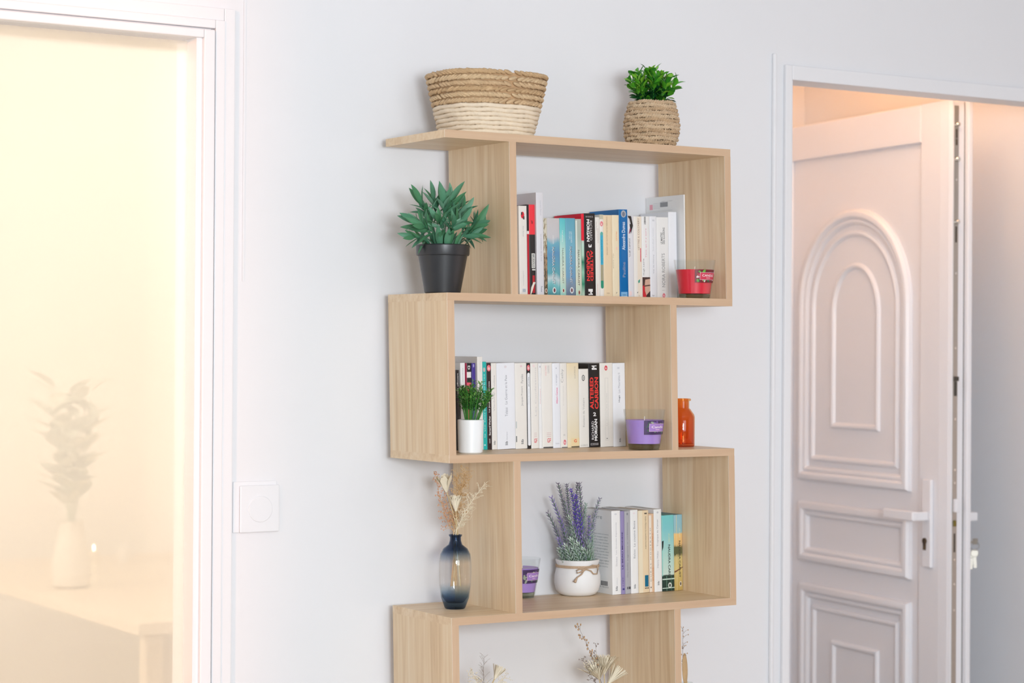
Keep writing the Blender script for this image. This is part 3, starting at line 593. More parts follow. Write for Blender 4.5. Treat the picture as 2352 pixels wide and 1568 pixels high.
row2 = [
 (1048.8, 1056.8, 850, BLACK, .095, 'thin black paperback at the left end behind the white flowerpot', {'s': [T('elsa affouart', .4, .75, .04, .30, (220, 216, 214), 'u', .01)]}),
 (1060, 1070.7, 833.5, WHITE, PD, 'white paperback left of the pink banded one behind the potted grass', {'s': [T('Marguerite', .4, .6, .06, .22, (170, 168, 168), 'd')], 'free': 1}),
 (1074.8, 1085, 834, pinkblk, PD, 'pink paperback with black and white bands behind the potted grass', {'s': [T('D', .2, .75, .03, .075, (226, 226, 226), 'd', .03)], 'l': [RC(.0, .99, .0, 1, (232, 96, 130))], 'free': 1}),
 (1086.4, 1094.6, 834, C('purple_cover', (76, 56, 150), .35), PD, 'purple paperback behind the potted grass', {'s': [EL(.3, .7, .01, .05, (170, 160, 210))]}),
 (1099, 1111, 819.5, WARM, .125, 'tallest greyish white book of the middle shelf, its wide cover showing', {'y': -.078, 'free': 1, 's': [T('Fred Vargas', .45, .65, .05, .16, (190, 186, 186), 'd')]}),
 (1111, 1120, 831, C('teal_cover', (32, 182, 176), .35), PD, 'thin bright teal paperback left of the black one with a pink seal', {'s': [EL(.1, .7, .065, .115, (196, 190, 186)), T('la vie secrete des arbres', .2, .5, .14, .86, (216, 236, 230), 'u'), RC(.1, .55, .94, .955, (190, 226, 226))]}),
 (1120, 1130.4, 834, C('brown_black_cover', (46, 32, 34), .35), PD, 'slim black paperback with a pink seal and bold white lettering', {'s': [EL(.08, .92, .02, .095, (238, 112, 124)), T('le', .25, .75, .035, .08, (250, 214, 214), 'h', .03), T('Bernard Werber', .36, .72, .61, .835, (244, 242, 240), 'u', .03), T('Le Jour des Fourmis', .36, .70, .21, .57, (240, 238, 236), 'u', .02), T('4449', .36, .64, .875, .93, (230, 228, 226), 'u', .01)]}),
 (1130.4, 1143, 834, WARM, PD, 'narrow white paperback right of the slim black one with a pink seal', {'s': [T('Lolita', .4, .68, .14, .30, (190, 188, 188), 'u'), T('Vladimir', .34, .6, .33, .56, (196, 190, 194), 'u'), T('lib', .28, .62, .90, .945, (90, 88, 88), 'u', .01)]}),
 (1143, 1185, 834, COOL, PD, 'widest white paperback of the middle shelf with small grey lettering', {'s': [T('La Guerre et la Paix', .44, .56, .14, .48, (158, 158, 164), 'u'), T('Tolstoi', .44, .58, .52, .62, (158, 158, 164), 'u'), T('lib', .42, .56, .91, .955, (84, 82, 84), 'u', .01), T('classique', .48, .56, .80, .9, (176, 176, 182), 'u'), EL(.42, .55, .03, .06, (226, 218, 222))]}),
 (1185, 1212, 834, WARM, PD, 'white paperback with small grey lettering left of the thin black and white one', {'s': [T('Paroles', .5, .70, .13, .235, (160, 158, 158), 'u'), T('Jacques Prevert', .5, .70, .27, .50, (160, 158, 158), 'u'), EL(.45, .62, .025, .05, (236, 206, 212)), T('lib', .46, .66, .89, .945, (84, 82, 84), 'u', .01), RC(.02, .10, .68, .76, (200, 206, 206)), RC(.02, .1, .85, .92, (130, 132, 134))]}),
 (1212, 1220.4, 834, BLACK, PD, 'thin black paperback with a pink seal and a long rounded white label', {'s': [EL(.08, .92, .02, .09, (238, 112, 124)), T('le', .25, .75, .03, .075, (250, 214, 214), 'h', .03), RC(.1, .9, .13, .95, (236, 238, 242)), EL(.1, .9, .112, .15, (236, 238, 242)), EL(.1, .9, .94, .965, (236, 238, 242)), T('Zola', .4, .65, .16, .28, (120, 122, 128), 'u', .01), T('Nana la reine', .35, .6, .30, .48, (200, 204, 208), 'u')]}),
 (1221, 1239, 834, WARM, PD, 'ivory paperback with a red monogram, just right of the thin banded one', {'s': [T('Les Confessions', .52, .70, .05, .62, (208, 204, 206), 'u'), T('R', .3, .6, .02, .05, (246, 214, 218), 'h'), T('GF', .34, .74, .885, .935, (222, 60, 76), 'h', .01), RC(.36, .7, .82, .823, (206, 160, 166)), RC(.36, .7, .84, .843, (206, 160, 166)), RC(.36, .7, .86, .863, (206, 160, 166))]}),
 (1239, 1246.4, 834, WHITE, PD, 'very thin white paperback with pale red lettering', {'s': [EL(.35, .7, .03, .055, (190, 190, 196)), T('Andromaque', .35, .65, .30, .48, (220, 150, 150), 'u'), T('Jean Racine', .35, .6, .12, .27, (212, 210, 210), 'u')]}),
 (1246.4, 1271, 834, WARM, PD, 'wide ivory paperback with a red monogram and a black line at its foot', {'s': [T('VOLTAIRE', .32, .46, .03, .15, (240, 180, 180), 'u'), T('CANDIDE', .56, .72, .03, .12, (188, 186, 186), 'u'), T('GF', .44, .78, .885, .935, (222, 60, 76), 'h', .01), RC(.4, .8, .82, .823, (206, 150, 156)), RC(.4, .8, .84, .843, (206, 150, 156)), RC(.4, .8, .86, .863, (206, 150, 156)), RC(.06, .98, .985, .998, (70, 68, 66))]}),
 (1271, 1288.8, 834, COOL, PD, 'cool white paperback with pink upright lettering', {'s': [T('4', .44, .56, .05, .07, (150, 150, 170), 'h'), T('L etranger', .42, .62, .13, .26, (160, 162, 176), 'u'), T('Albert Camus', .44, .66, .29, .48, (232, 120, 160), 'u', .015), T('folio', .3, .8, .94, .955, (180, 182, 190), 'h')]}),
 (1288.8, 1304.4, 834, WARM, PD, 'ivory paperback with a grey handwritten name and a pink seal at its foot', {'s': [T('Cathy', .1, .55, .07, .23, (176, 176, 176), 'u'), T('la maison bleue', .35, .5, .27, .50, (214, 210, 204), 'u'), EL(.34, .76, .905, .965, (226, 120, 130)), T('lu', .42, .68, .92, .95, (250, 226, 226), 'h', .02), T('n', .4, .6, .84, .86, (180, 178, 178), 'h'), RC(.1, .95, .99, .998, (90, 86, 84))]}),
 (1304.4, 1331.6, 834, qmat, PD, 'yellowing thick paperback with an orange monogram at its foot', {'s': [T('LUCRECE', .62, .72, .04, .18, (170, 160, 146), 'u'), RC(.3, .98, .89, .985, (240, 218, 172)), T('G', .52, .76, .905, .94, (232, 100, 60), 'h', .03), RC(.3, .98, .986, .997, (80, 70, 56))]}),
 (1331.6, 1354, 847.5, WARM, PD, 'shorter ivory paperback with an oval emblem left of the black novel', {'s': [EL(.3, .62, .075, .155, (120, 120, 118)), EL(.36, .56, .09, .14, (228, 226, 220)), T('ARC', .40, .54, .1, .13, (60, 60, 60), 'u', .01), T('Romans de Voltaire', .36, .54, .37, .74, (176, 174, 170), 'u'), T('LE LIVRE DE', .12, .82, .965, .985, (170, 168, 164), 'h')]}),
 (1354, 1379.8, 835, BLACK, PD, 'thick black paperback with red lettering and a white number two', {'s': [T('M', .28, .72, .025, .065, (240, 238, 238), 'u', .04), RC(.3, .74, .065, .075, (240, 238, 238)), T('ALTERED', .10, .42, .165, .545, (240, 62, 56), 'u', .03), T('CARBON', .52, .86, .165, .545, (240, 62, 56), 'u', .03), T('2', .36, .62, .585, .63, (244, 242, 242), 'h', .03), T('RICHARD', .20, .42, .69, .91, (236, 234, 234), 'u', .005), T('MORGAN', .46, .72, .665, .925, (244, 242, 242), 'u', .04), RC(.1, .8, .952, .978, (150, 146, 146)), T('MILADY', .16, .74, .957, .973, (30, 28, 30), 'h', .02)]}),
 (1379.8, 1409.6, 834, WARM, PD, 'thick ivory paperback with a red seal and thin rounded outline on its spine', {'s': [EL(.36, .6, .03, .09, (222, 70, 84)), T('le', .42, .54, .045, .075, (250, 220, 220), 'h', .02), RC(.38, .395, .18, .92, (212, 210, 206)), RC(.62, .635, .18, .92, (212, 210, 206)), T('Le chateau des etoiles', .46, .54, .36, .75, (210, 208, 204), 'u'), EL(.47, .54, .895, .908, (90, 90, 96)), RC(.38, .635, .92, .923, (212, 210, 206)), RC(.38, .635, .178, .181, (212, 210, 206))]}),
 (1409.6, 1443.6, 834, COOL, PD, 'wide bluish white paperback at the right end of the middle row of books', {'s': [T('101', .38, .54, .05, .07, (160, 164, 176), 'h', .01), T('Les Miserables II', .42, .58, .12, .36, (176, 178, 188), 'u'), T('Hugo', .44, .58, .385, .47, (90, 92, 104), 'u', .01), T('lib', .46, .58, .90, .945, (70, 72, 84), 'u', .01), T('classique', .5, .56, .82, .89, (190, 192, 200), 'u')]}),
]
put_row(row2, ZT[4], -.072, 1029, 'paperbacks on the middle shelf', TB, V2)
sky1 = ramp_mat('blue_sky_print', [(0, (28, 54, 48)), (.19, (40, 66, 58)), (.2, (204, 224, 214)), (.45, (176, 216, 208)), (.75, (130, 202, 208)), (1, (116, 204, 204))], noise=.02)
sky2 = ramp_mat('harvest_print', [(0, (190, 160, 90)), (.25, (214, 190, 120)), (.4, (206, 186, 124)), (.45, (90, 96, 60)), (.52, (120, 110, 70)), (.56, (226, 186, 124)), (.68, (238, 196, 128)), (.70, (150, 190, 196)), (1, (140, 186, 204))], noise=.03)
row3 = [
 (1407.3, 1427.3, 1173.5, WHITE, PD, 'white paperback with its printed back cover facing the lavender pot', {'s': [EL(.3, .6, .03, .05, (216, 218, 222)), T('Les Grandes Esperances', .42, .58, .14, .52, (176, 176, 184), 'u'), T('Dickens', .42, .58, .55, .66, (170, 170, 178), 'u'), T('lib', .36, .58, .90, .955, (90, 92, 100), 'u', .01), T('classique', .46, .6, .80, .89, (196, 200, 206), 'u')],
   'l': [('T', .35, .95, .06, .11, (150, 158, 160), 'Le Livre')] + [('T', .12 + .02 * (i % 3), .95, .28 + .035 * i, .302 + .035 * i, (156, 164, 168), ('une jeunesse entre ombre et lumiere', 'les annees de la campagne anglaise', 'et le destin de Pip, orphelin eleve', 'par sa soeur dans la forge, rencontre')[i % 4]) for i in range(12)] + [RC(.18 + .018 * i, .18 + .018 * i + (.008 if i % 3 else .013), .85, .905, (90, 90, 94)) for i in range(14)] + [('T', .15, .45, .915, .93, (120, 120, 124), '9 782253')]}),
 (1427.3, 1436.6, 1174, C('purple_grey_cover', (150, 140, 186)), PD, 'slim lavender purple paperback with dark lettering', {'s': [T('LE BEAU MONDE', .2, .55, .25, .70, (64, 52, 110), 'u', .02), T('1789', .3, .55, .80, .9, (90, 80, 130), 'u'), RC(.3, .8, .93, .95, (60, 60, 130))]}),
 (1436.6, 1450, 1174, C('grey_cover', (176, 176, 182)), PD, 'grey paperback between the purple one and the white ones on the lower shelf', {'s': [EL(.35, .6, .02, .05, (130, 132, 140)), T('fragments et meditations', .38, .6, .14, .60, (110, 110, 120), 'u'), T('Mary Shelley', .34, .56, .62, .80, (120, 120, 130), 'u'), RC(.3, .45, .915, .945, (80, 80, 88)), RC(.55, .9, .915, .945, (80, 80, 88))]}),
 (1450, 1467.6, 1171.6, WHITE, PD, 'white paperback with grey serif lettering right of the grey one', {'s': [EL(.35, .6, .03, .05, (238, 224, 228)), T('La cousine Bette', .38, .62, .13, .44, (140, 142, 150), 'u'), T('Balzac', .36, .6, .47, .58, (160, 162, 168), 'u'), T('lib', .36, .6, .89, .94, (110, 112, 118), 'u', .01)]}),
 (1467.6, 1492, 1173, PEACH, PD, 'cream paperback with a petrol blue block near its foot', {'s': [RC(.02, .4, .0, 1, (238, 226, 200)), T('1', .6, .84, .03, .045, (90, 80, 70), 'h', .02), T('Andre Malraux la condition humaine', .66, .78, .07, .47, (130, 114, 92), 'd'), RC(.58, .92, .79, .93, (0, 106, 140)), RC(.58, .66, .94, .955, (60, 54, 48)), RC(.71, .79, .94, .955, (60, 54, 48)), RC(.84, .92, .94, .955, (60, 54, 48))]}),
 (1492, 1504, 1180, C('orange_edge_cover', (226, 190, 158)), PD, 'thin shorter paperback with an orange edge between the cream and white ones', {'s': [RC(.0, .5, .02, .995, (240, 228, 214)), T('D U R A S   M O D E R A T O', .2, .38, .18, .86, (110, 100, 96), 'u'), T('CANTABILE', .62, .82, .25, .47, (216, 140, 96), 'u', .01), T('SUSSE', .62, .82, .68, .86, (216, 140, 96), 'u'), RC(.2, .38, .93, .945, (90, 84, 80))]}),
 (1504, 1521.7, 1170, WHITE, PD, 'white paperback with grey lettering touching the teal book', {'s': [EL(.36, .62, .025, .05, (206, 206, 210)), T('Tropique du Cancer', .34, .60, .12, .45, (160, 158, 164), 'u'), T('Henry Miller', .34, .60, .50, .71, (172, 172, 180), 'u'), T('lib', .38, .6, .87, .92, (90, 90, 96), 'u', .01)]}),
 (1521.7, 1549.8, 1184, sky1, PD, 'teal paperback with sky above a dark green tartan foot', {'s': [RC(.0, .06, .05, .8, (150, 214, 206)), PL([(.0, .34), (.14, .33), (.1, .42), (.0, .47)], (30, 34, 34)), T('LES LUMIERES', .52, .66, .24, .36, (206, 226, 190), 'd'), T('NAUDRA CARUST', .50, .68, .39, .88, (52, 58, 56), 'd', .02), RC(0, 1, .835, .85, (206, 226, 214)), RC(0, 1, .955, .965, (206, 226, 214)), RC(.34, .36, .80, 1, (150, 196, 170)), RC(.72, .74, .80, 1, (90, 150, 120)), EL(.46, .76, .89, .965, (220, 226, 216)), EL(.54, .68, .905, .95, (40, 50, 46))], 'p': C('pink_page_edge', (214, 140, 130), .7)}),
 (1550, 1577, 1182.5, sky2, PD, 'yellow harvest coloured paperback with blue sky top against the right upright', {'s': [RC(.27, .31, .0, 1, (236, 214, 160)), PL([(0, .42), (.5, .42), (.9, .44), (.6, .5), (.0, .54)], (92, 96, 62)), PL([(0, .74), (.2, .735), (1, .69), (1, .70), (.2, .755), (0, .765)], (120, 70, 50)), T('LES BLES', .6, .72, .18, .3, (226, 226, 200), 'd'), T('NAUDRA CARUST', .54, .74, .345, .83, (70, 60, 46), 'd', .02), EL(.58, .84, .88, .95, (232, 220, 196)), EL(.64, .78, .892, .938, (60, 48, 40))]}),
]
put_row(row3, ZT[3], -.072, 1358, 'paperbacks on the lower shelf', V1 + TB, WS - TB)

# ------------------------------------------------------------------ rush basket on the top board
def sup(a, b, t, n=2.7):
    c, s_ = math.cos(t), math.sin(t)
    return (a * math.copysign(abs(c) ** (2 / n), c), b * math.copysign(abs(s_) ** (2 / n), s_))
def rush_basket():
    zb = ZT[6]; y = -.128
    l = at_y(1003, 300, y); r = at_y(1226, 305, y); lt = at_y(979, 178, y); rt = at_y(1255, 190, y)
    cx = (l.x + r.x + lt.x + rt.x) / 4; h = at_y(1110, 158, y - .06).z - zb - .002
    a0, a1 = (r.x - l.x) / 2 * .775, (rt.x - lt.x) / 2 * .845; b0, b1 = .082, .104
    root = thing('rush_basket', 'oval woven basket, brown braid above cream coils, on the top board', 'basket', (cx, y, zb + .0004))
    ab = lambda t: (a0 + (a1 - a0) * t ** .9, b0 + (b1 - b0) * t ** .9)
    bm = bmesh.new(); rows = []
    for t in (0, .25, .5, .75, .97):
        a, b = ab(t); rows.append([bm.verts.new((*sup(a - .006, b - .006, 2 * math.pi * k / 64), .003 + t * (h - .006))) for k in range(64)])
    for p, q in zip(rows, rows[1:]):
        for k in range(64): bm.faces.new((p[k], p[(k + 1) % 64], q[(k + 1) % 64], q[k]))
    bm.faces.new(rows[0])
    obj('basket_lining', bm, mat('rush_lining', (196, 160, 120), .8, .1, 60), root, 60)
    cream = mat('cream_rush', (231, 214, 190), .7, .15, 70, .4, 500); dark = [mat('brown_rush', c, .65, .22, 70, .5, 600) for c in ((208, 178, 140), (214, 186, 148), (200, 168, 128))]
    nlow, nup = 7, 6; zsplit = .47
    for i in range(nlow):
        t = (i + .5) / nlow * zsplit; a, b = ab(t); bm = bmesh.new(); rr = h * zsplit / nlow * .56
        pts = [(*sup(a - .003 + .0009 * math.sin(9 * k / 96 * 6.28 + i * 2.1), b - .003, 2 * math.pi * k / 96), .0015 + t * (h - .003) + .0006 * math.sin(k * .7 + i)) for k in range(96)]
        tube(bm, pts, lambda q, i=i: rr * (1 + .10 * math.sin(q * 260 + i)), 7, True)
        obj('cream_coil', bm, cream, root, 60)
    for i in range(nup):
        t = zsplit + (i + .5) / nup * (1 - zsplit); a, b = ab(t); bm = bmesh.new(); N = 72; rr = h * (1 - zsplit) / nup * .60
        rnd = random.Random(i)
        for k in range(N):
            t0 = 2 * math.pi * (k + (i % 2) * .5) / N; p = Vector((*sup(a - .003, b - .003, t0), .0015 + t * (h - .003)))
            q = Vector((*sup(a - .003, b - .003, t0 + .03), p.z)); tg = (q - p).normalized(); nr = tg.cross(Vector((0, 0, 1)))
            tilt = (-.34 if i % 2 else .34) + rnd.uniform(-.12, .12)
            ax = tg * math.cos(tilt) + Vector((0, 0, 1)) * math.sin(tilt); up = nr.cross(ax)
            blob(bm, p + nr * rnd.uniform(-.0006, .001), (nr * rr * .75, up * rr * .62 * rnd.uniform(.85, 1.15), ax * .0104 * rnd.uniform(.9, 1.15)), 6, 5)
        for f in bm.faces: f.material_index = rnd.choice((0, 0, 1, 1, 2)) if False else 0
        o = obj('braided_row', bm, dark[i % 3], root, 60)
rush_basket()

# ------------------------------------------------------------------ leaves
def leaf_mesh(name, L, W, mt, shape='lance', fold=.25, curl=.15, n=7):
    bm = bmesh.new(); rows = []
    for i in range(n + 1):
        t = i / n
        w = (math.sin(math.pi * min(1, t ** .85)) ** .8 if shape == 'lance' else math.sin(math.pi * t ** 1.45) ** .75) if 0 < t < 1 else .02
        if t == 0: w = .12
        w *= W / 2; z = curl * L * t * t
        rows.append([bm.verts.new((s * w, t * L, -z + abs(s) * fold * w)) for s in (-1, -.5, 0, .5, 1)])
    for a, b in zip(rows, rows[1:]):
        for k in range(4): bm.faces.new((a[k], a[k + 1], b[k + 1], b[k]))
    return mesh_of(name, bm, mt, 180)
def place_leaf(me, root, base, d, up, s=1.0, name='leaf'):
    o = link(name, me, root)
    Y = Vector(d).normalized(); X = Y.cross(Vector(up)).normalized(); Z = X.cross(Y)
    mm = Matrix((X, Y, Z)).transposed().to_4x4(); mm.translation = Vector(base)
    o.matrix_local = mm @ Matrix.Scale(s, 4)
    return o

def sage_plant():
    zb = ZT[5]; y = -.150
    px = 1016.5
    c = at_y(px, 671, y); k = lambda p, q, py: pw(p, q, py, y) / 2
    rr, hb = k(955, 1078, 565), at_y(px, 559, y - .05).z - zb
    root = thing('potted_sage', 'artificial sage plant in a black plastic pot left of the upper books', 'plant', (c.x, y, zb + .0003))
    r0, r1, r2 = k(977, 1060, 668), k(961, 1074, 590), rr
    zr = at_y(px, 584, y - .05).z - zb
    bm = bmesh.new()
    lathe(bm, [(r0 - .003, 0), (r0, .002), (r1, zr - .001), (r2 - .001, zr), (r2, zr + .003), (r2 + .0005, hb - .002), (r2 - .0015, hb), (r2 - .004, hb - .001), (r1 - .005, hb - .012), (0, hb - .012)], 56)
    obj('flower_pot', bm, mat('black_plastic', (46, 47, 50), .36, .03, 20), root, 35)
    bm = bmesh.new(); lathe(bm, [(r1 - .0056, hb - .0115), (r1 - .008, hb - .006), (0, hb - .004)], 32); obj('soil', bm, mat('dark_soil', (52, 44, 38), .9, .3, 120, .6), root, 60)
    greens = [mat('sage_leaf', cc, .55, .14, 90) for cc in ((84, 140, 108), (66, 122, 92), (110, 158, 130), (74, 132, 92))]
    mes = [leaf_mesh('sage_leaf', L, Wd, greens[i % 4], 'lance', .35, cu) for i, (L, Wd, cu) in enumerate(((.058, .0165, .10), (.050, .0155, .22), (.046, .014, .12), (.062, .0165, .05)))]
    rnd = random.Random(3)
    # stem tips given as pixels, with a depth offset from the pot axis
    tips = [(968, 468, 0, .8), (996, 462, .02, .9), (1018, 470, -.02, 1), (1034, 462, .02, 1), (1066, 486, .01, .9), (1058, 510, -.03, .8), (958, 512, -.01, .9), (974, 520, -.035, .8), (1090, 520, -.01, .9), (1080, 540, -.03, .8), (1008, 510, -.045, .8), (1040, 520, -.045, .8), (985, 500, .03, .8), (1050, 480, .035, .8), (952, 545, -.01, .7), (1100, 535, .015, .9)]
    stem_bm = bmesh.new(); zero = Vector((c.x, y, zb))
    for (tx, ty, dy, s) in tips:
        tip = at_y(tx, ty, y + dy) - zero
        base = Vector((tip.x * .25, dy * .4, hb - .006)); mid = base.lerp(tip, .55) + Vector((-tip.x * .12, 0, .006))
        tube(stem_bm, [base, mid, tip], .0012, 5)
        ax = (tip - mid).normalized()
        ref = ax.cross(Vector((0, 1, 0))).normalized(); ref2 = ax.cross(ref)
        lim = sx(V1, zb + .2) - .004 - c.x
        for q in range(9):
            a = q * 2.4 + rnd.random(); t = .05 + .95 * q / 8
            p = mid.lerp(tip, t); side = ref * math.cos(a) + ref2 * math.sin(a)
            spread = .95 - .62 * t + rnd.uniform(-.1, .12)
            dd = ax * math.cos(spread) + side * math.sin(spread)
            for _ in range(30):
                if p.x + dd.normalized().x * .066 <= lim: break
                dd.x -= .12; dd.y -= .05
            place_leaf(mes[rnd.randrange(4)], root, p, dd, ax * .8 - side * .6 if q < 8 else ref2, s * rnd.uniform(.74, 1.0))
    for i in range(30):
        a = i * 2.4; r = .012 + .030 * (i / 30); side = Vector((math.cos(a), math.sin(a), 0))
        dd = side * rnd.uniform(.35, .9) + Vector((0, 0, 1))
        place_leaf(mes[i % 4], root, side * r + Vector((0, 0, hb - .008)), dd, side * -.4 + Vector((0, 0, .5)), rnd.uniform(.62, .95))
    obj('stems', stem_bm, greens[1], root, 60)
sage_plant()

def boxwood_plant():
    zb = ZT[6]; y = -.125; px = 1496.5
    c = at_y(px, 330, y); k = lambda p, q, py: pw(p, q, py, y) / 2
    hb = at_y(px, 225, y - .05).z - zb
    root = thing('potted_boxwood', 'small glossy green plant in a woven seagrass pot on the top board', 'plant', (c.x, y, zb + .0004))
    pr = [(0, k(1447, 1546, 330)), (.2, k(1437, 1556, 310)), (.45, k(1433, 1560, 280)), (.7, k(1435, 1556, 255)), (1, k(1443, 1545, 227))]
    def rad(t):
        for (t0, a), (t1, b) in zip(pr, pr[1:]):
            if t <= t1: return a + (b - a) * (t - t0) / (t1 - t0)
        return pr[-1][1]
    bm = bmesh.new(); lathe(bm, [(rad(t) - .0055, .002 + t * (hb - .006)) for t in (0, .2, .45, .7, 1)] + [(rad(1) - .009, hb - .008), (0, hb - .010)], 32)
    obj('pot_lining', bm, mat('seagrass_dark', (120, 96, 68), .9, .2, 60), root, 60)
    sg = [mat('seagrass', cc, .75, .24, 110, .6, 700) for cc in ((206, 178, 146), (196, 166, 132), (214, 188, 156))]
    NR = 13
    for i in range(NR):
        t = (i + .5) / NR; r = rad(t) - .0022; bm = bmesh.new(); rr = hb / NR * .56
        for ph in (0, math.pi):
            pts = []
            for q in range(180):
                a = 2 * math.pi * q / 180; w = .0016 * math.sin(9 * a + (i % 2) * math.pi); tw = 30 * a + ph + i
                pts.append(((r + w + rr * .42 * math.cos(tw)) * math.cos(a), (r + w + rr * .42 * math.cos(tw)) * math.sin(a), .002 + t * (hb - .004) + rr * .42 * math.sin(tw) + .0009 * math.sin(5 * a + i * 1.7)))
            tube(bm, pts, lambda q, i=i: rr * .62 * (1 + .16 * math.sin(q * 140 + i * 2)), 5, True)
        obj('woven_strand', bm, sg[i % 3], root, 60)
    for q in range(18):
        a = 2 * math.pi * (q + .25) / 18; bm = bmesh.new()
        tube(bm, [((rad(t) - .0012 + .0012 * math.sin(t * NR * math.pi)) * math.cos(a), (rad(t) - .0012 + .0012 * math.sin(t * NR * math.pi)) * math.sin(a), .002 + t * (hb - .004)) for t in [j / 45 for j in range(46)]], .0013, 5)
        obj('warp_strand', bm, sg[2], root, 60)
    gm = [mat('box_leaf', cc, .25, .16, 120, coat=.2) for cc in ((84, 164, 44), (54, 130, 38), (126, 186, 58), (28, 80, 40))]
    mes = [leaf_mesh('box_leaf', L, Wd, gm[i], 'obovate', .3, .2, 6) for i, (L, Wd) in enumerate(((.024, .0125), (.022, .012), (.022, .011), (.022, .013)))]
    bud = bmesh.new(); blob(bud, (0, .004, 0), ((.0019, 0, 0), (0, 0, .0019), (0, .0050, 0)), 8, 6); budm = mesh_of('flower_bud', bud, mat('white_bud', (238, 240, 226), .4), 180)
    rnd = random.Random(11); stem = bmesh.new()
    for s in range(34):
        a = rnd.uniform(0, 6.28); sp = rnd.random() ** .6
        top = Vector((math.cos(a) * .056 * sp, math.sin(a) * .046 * sp, hb + .026 + .026 * (1 - sp * sp * .75) + rnd.uniform(-.004, .010)))
        base = Vector((top.x * .4, top.y * .4, hb - .009)); tube(stem, [base, base.lerp(top, .6) + Vector((0, 0, .004)), top], .0008, 4)
        ax = (top - base).normalized(); r1 = ax.cross(Vector((.3, 1, .1))).normalized(); r2 = ax.cross(r1)
        for q in range(11):
            t = .14 + .86 * q / 10; b = q * 2.4 + s; side = r1 * math.cos(b) + r2 * math.sin(b); sprd = 1.05 - .6 * t
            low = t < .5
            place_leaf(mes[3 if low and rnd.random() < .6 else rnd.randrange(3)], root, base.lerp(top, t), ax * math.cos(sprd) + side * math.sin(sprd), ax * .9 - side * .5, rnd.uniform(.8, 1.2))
        if s % 3 == 0:
            d = Vector((math.cos(a) * .5, -abs(math.sin(a)) * .9, .9)).normalized(); o = place_leaf(budm, root, top + d * .008 + Vector((0, -.008, -.004)), d, (1, 0, .1), 1, 'flower_bud')
    obj('stems', stem, gm[1], root, 60)
boxwood_plant()

# ------------------------------------------------------------------ small grass in the white pot
def grass_pot():
    zb = ZT[4]; y = -.176; px = 1077.5
    c = at_y(px, 1042, y); k = lambda p, q: pw(p, q, 1000, y) / 2
    hb = at_y(px, 965, y - .03).z - zb; r0, r1 = k(1049.5, 1106), k(1047, 1107.7)
    root = thing('potted_grass', 'fine leaved green plant in a white ceramic cup on the middle shelf', 'plant', (c.x + .003, y, zb + .0003))
    bm = bmesh.new(); lathe(bm, [(r0 - .002, 0), (r0, .002), (r1, hb - .001), (r1 - .001, hb), (r1 - .003, hb - .001), (r1 - .0035, hb - .008), (0, hb - .008)], 22)
    obj('flower_pot', bm, mat('white_ceramic', (240, 242, 243), .3, .01), root, 30)
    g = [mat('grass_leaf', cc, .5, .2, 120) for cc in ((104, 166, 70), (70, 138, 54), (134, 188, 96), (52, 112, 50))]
    rnd = random.Random(5); fol = [bmesh.new() for _ in g]; stems = bmesh.new()
    for s in range(70):
        a = rnd.uniform(0, 6.28); sp = rnd.random() ** .55
        tx, ty = math.cos(a) * .046 * sp, math.sin(a) * .032 * sp
        if tx < -.027: tx = -.027 + rnd.uniform(0, .012)
        top = Vector((tx + .006, ty, hb + .030 + .038 * (1 - sp ** 2 * .55) + rnd.uniform(-.008, .010)))
        base = Vector((tx * .35, ty * .35, hb - .007)); mid = base.lerp(top, .5) + Vector((0, 0, .004))
        tube(stems, [base, mid, top], .0006, 4)
        for q in range(15):
            t = .42 + .58 * q / 14; p = base.lerp(top, t); b = q * 2.4 + s
            d = Vector((math.cos(b), math.sin(b), rnd.uniform(.0, .9))).normalized() * rnd.uniform(.009, .014)
            if p.x + d.x < -.029: d.x = abs(d.x) * .3
            sd = d.cross(Vector((rnd.uniform(-.3, .3), rnd.uniform(-.3, .3), 1))).normalized() * .0019
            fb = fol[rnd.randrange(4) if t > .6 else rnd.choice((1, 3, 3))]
            v = [fb.verts.new(p), fb.verts.new(p + d * .5 + sd), fb.verts.new(p + d), fb.verts.new(p + d * .5 - sd)]
            fb.faces.new(v)
    for fb, mt in zip(fol, g):
        o = obj('foliage', fb, mt, root); o['kind'] = 'stuff'
    o = obj('stems', stems, g[1], root, 60); o['kind'] = 'stuff'
grass_pot()

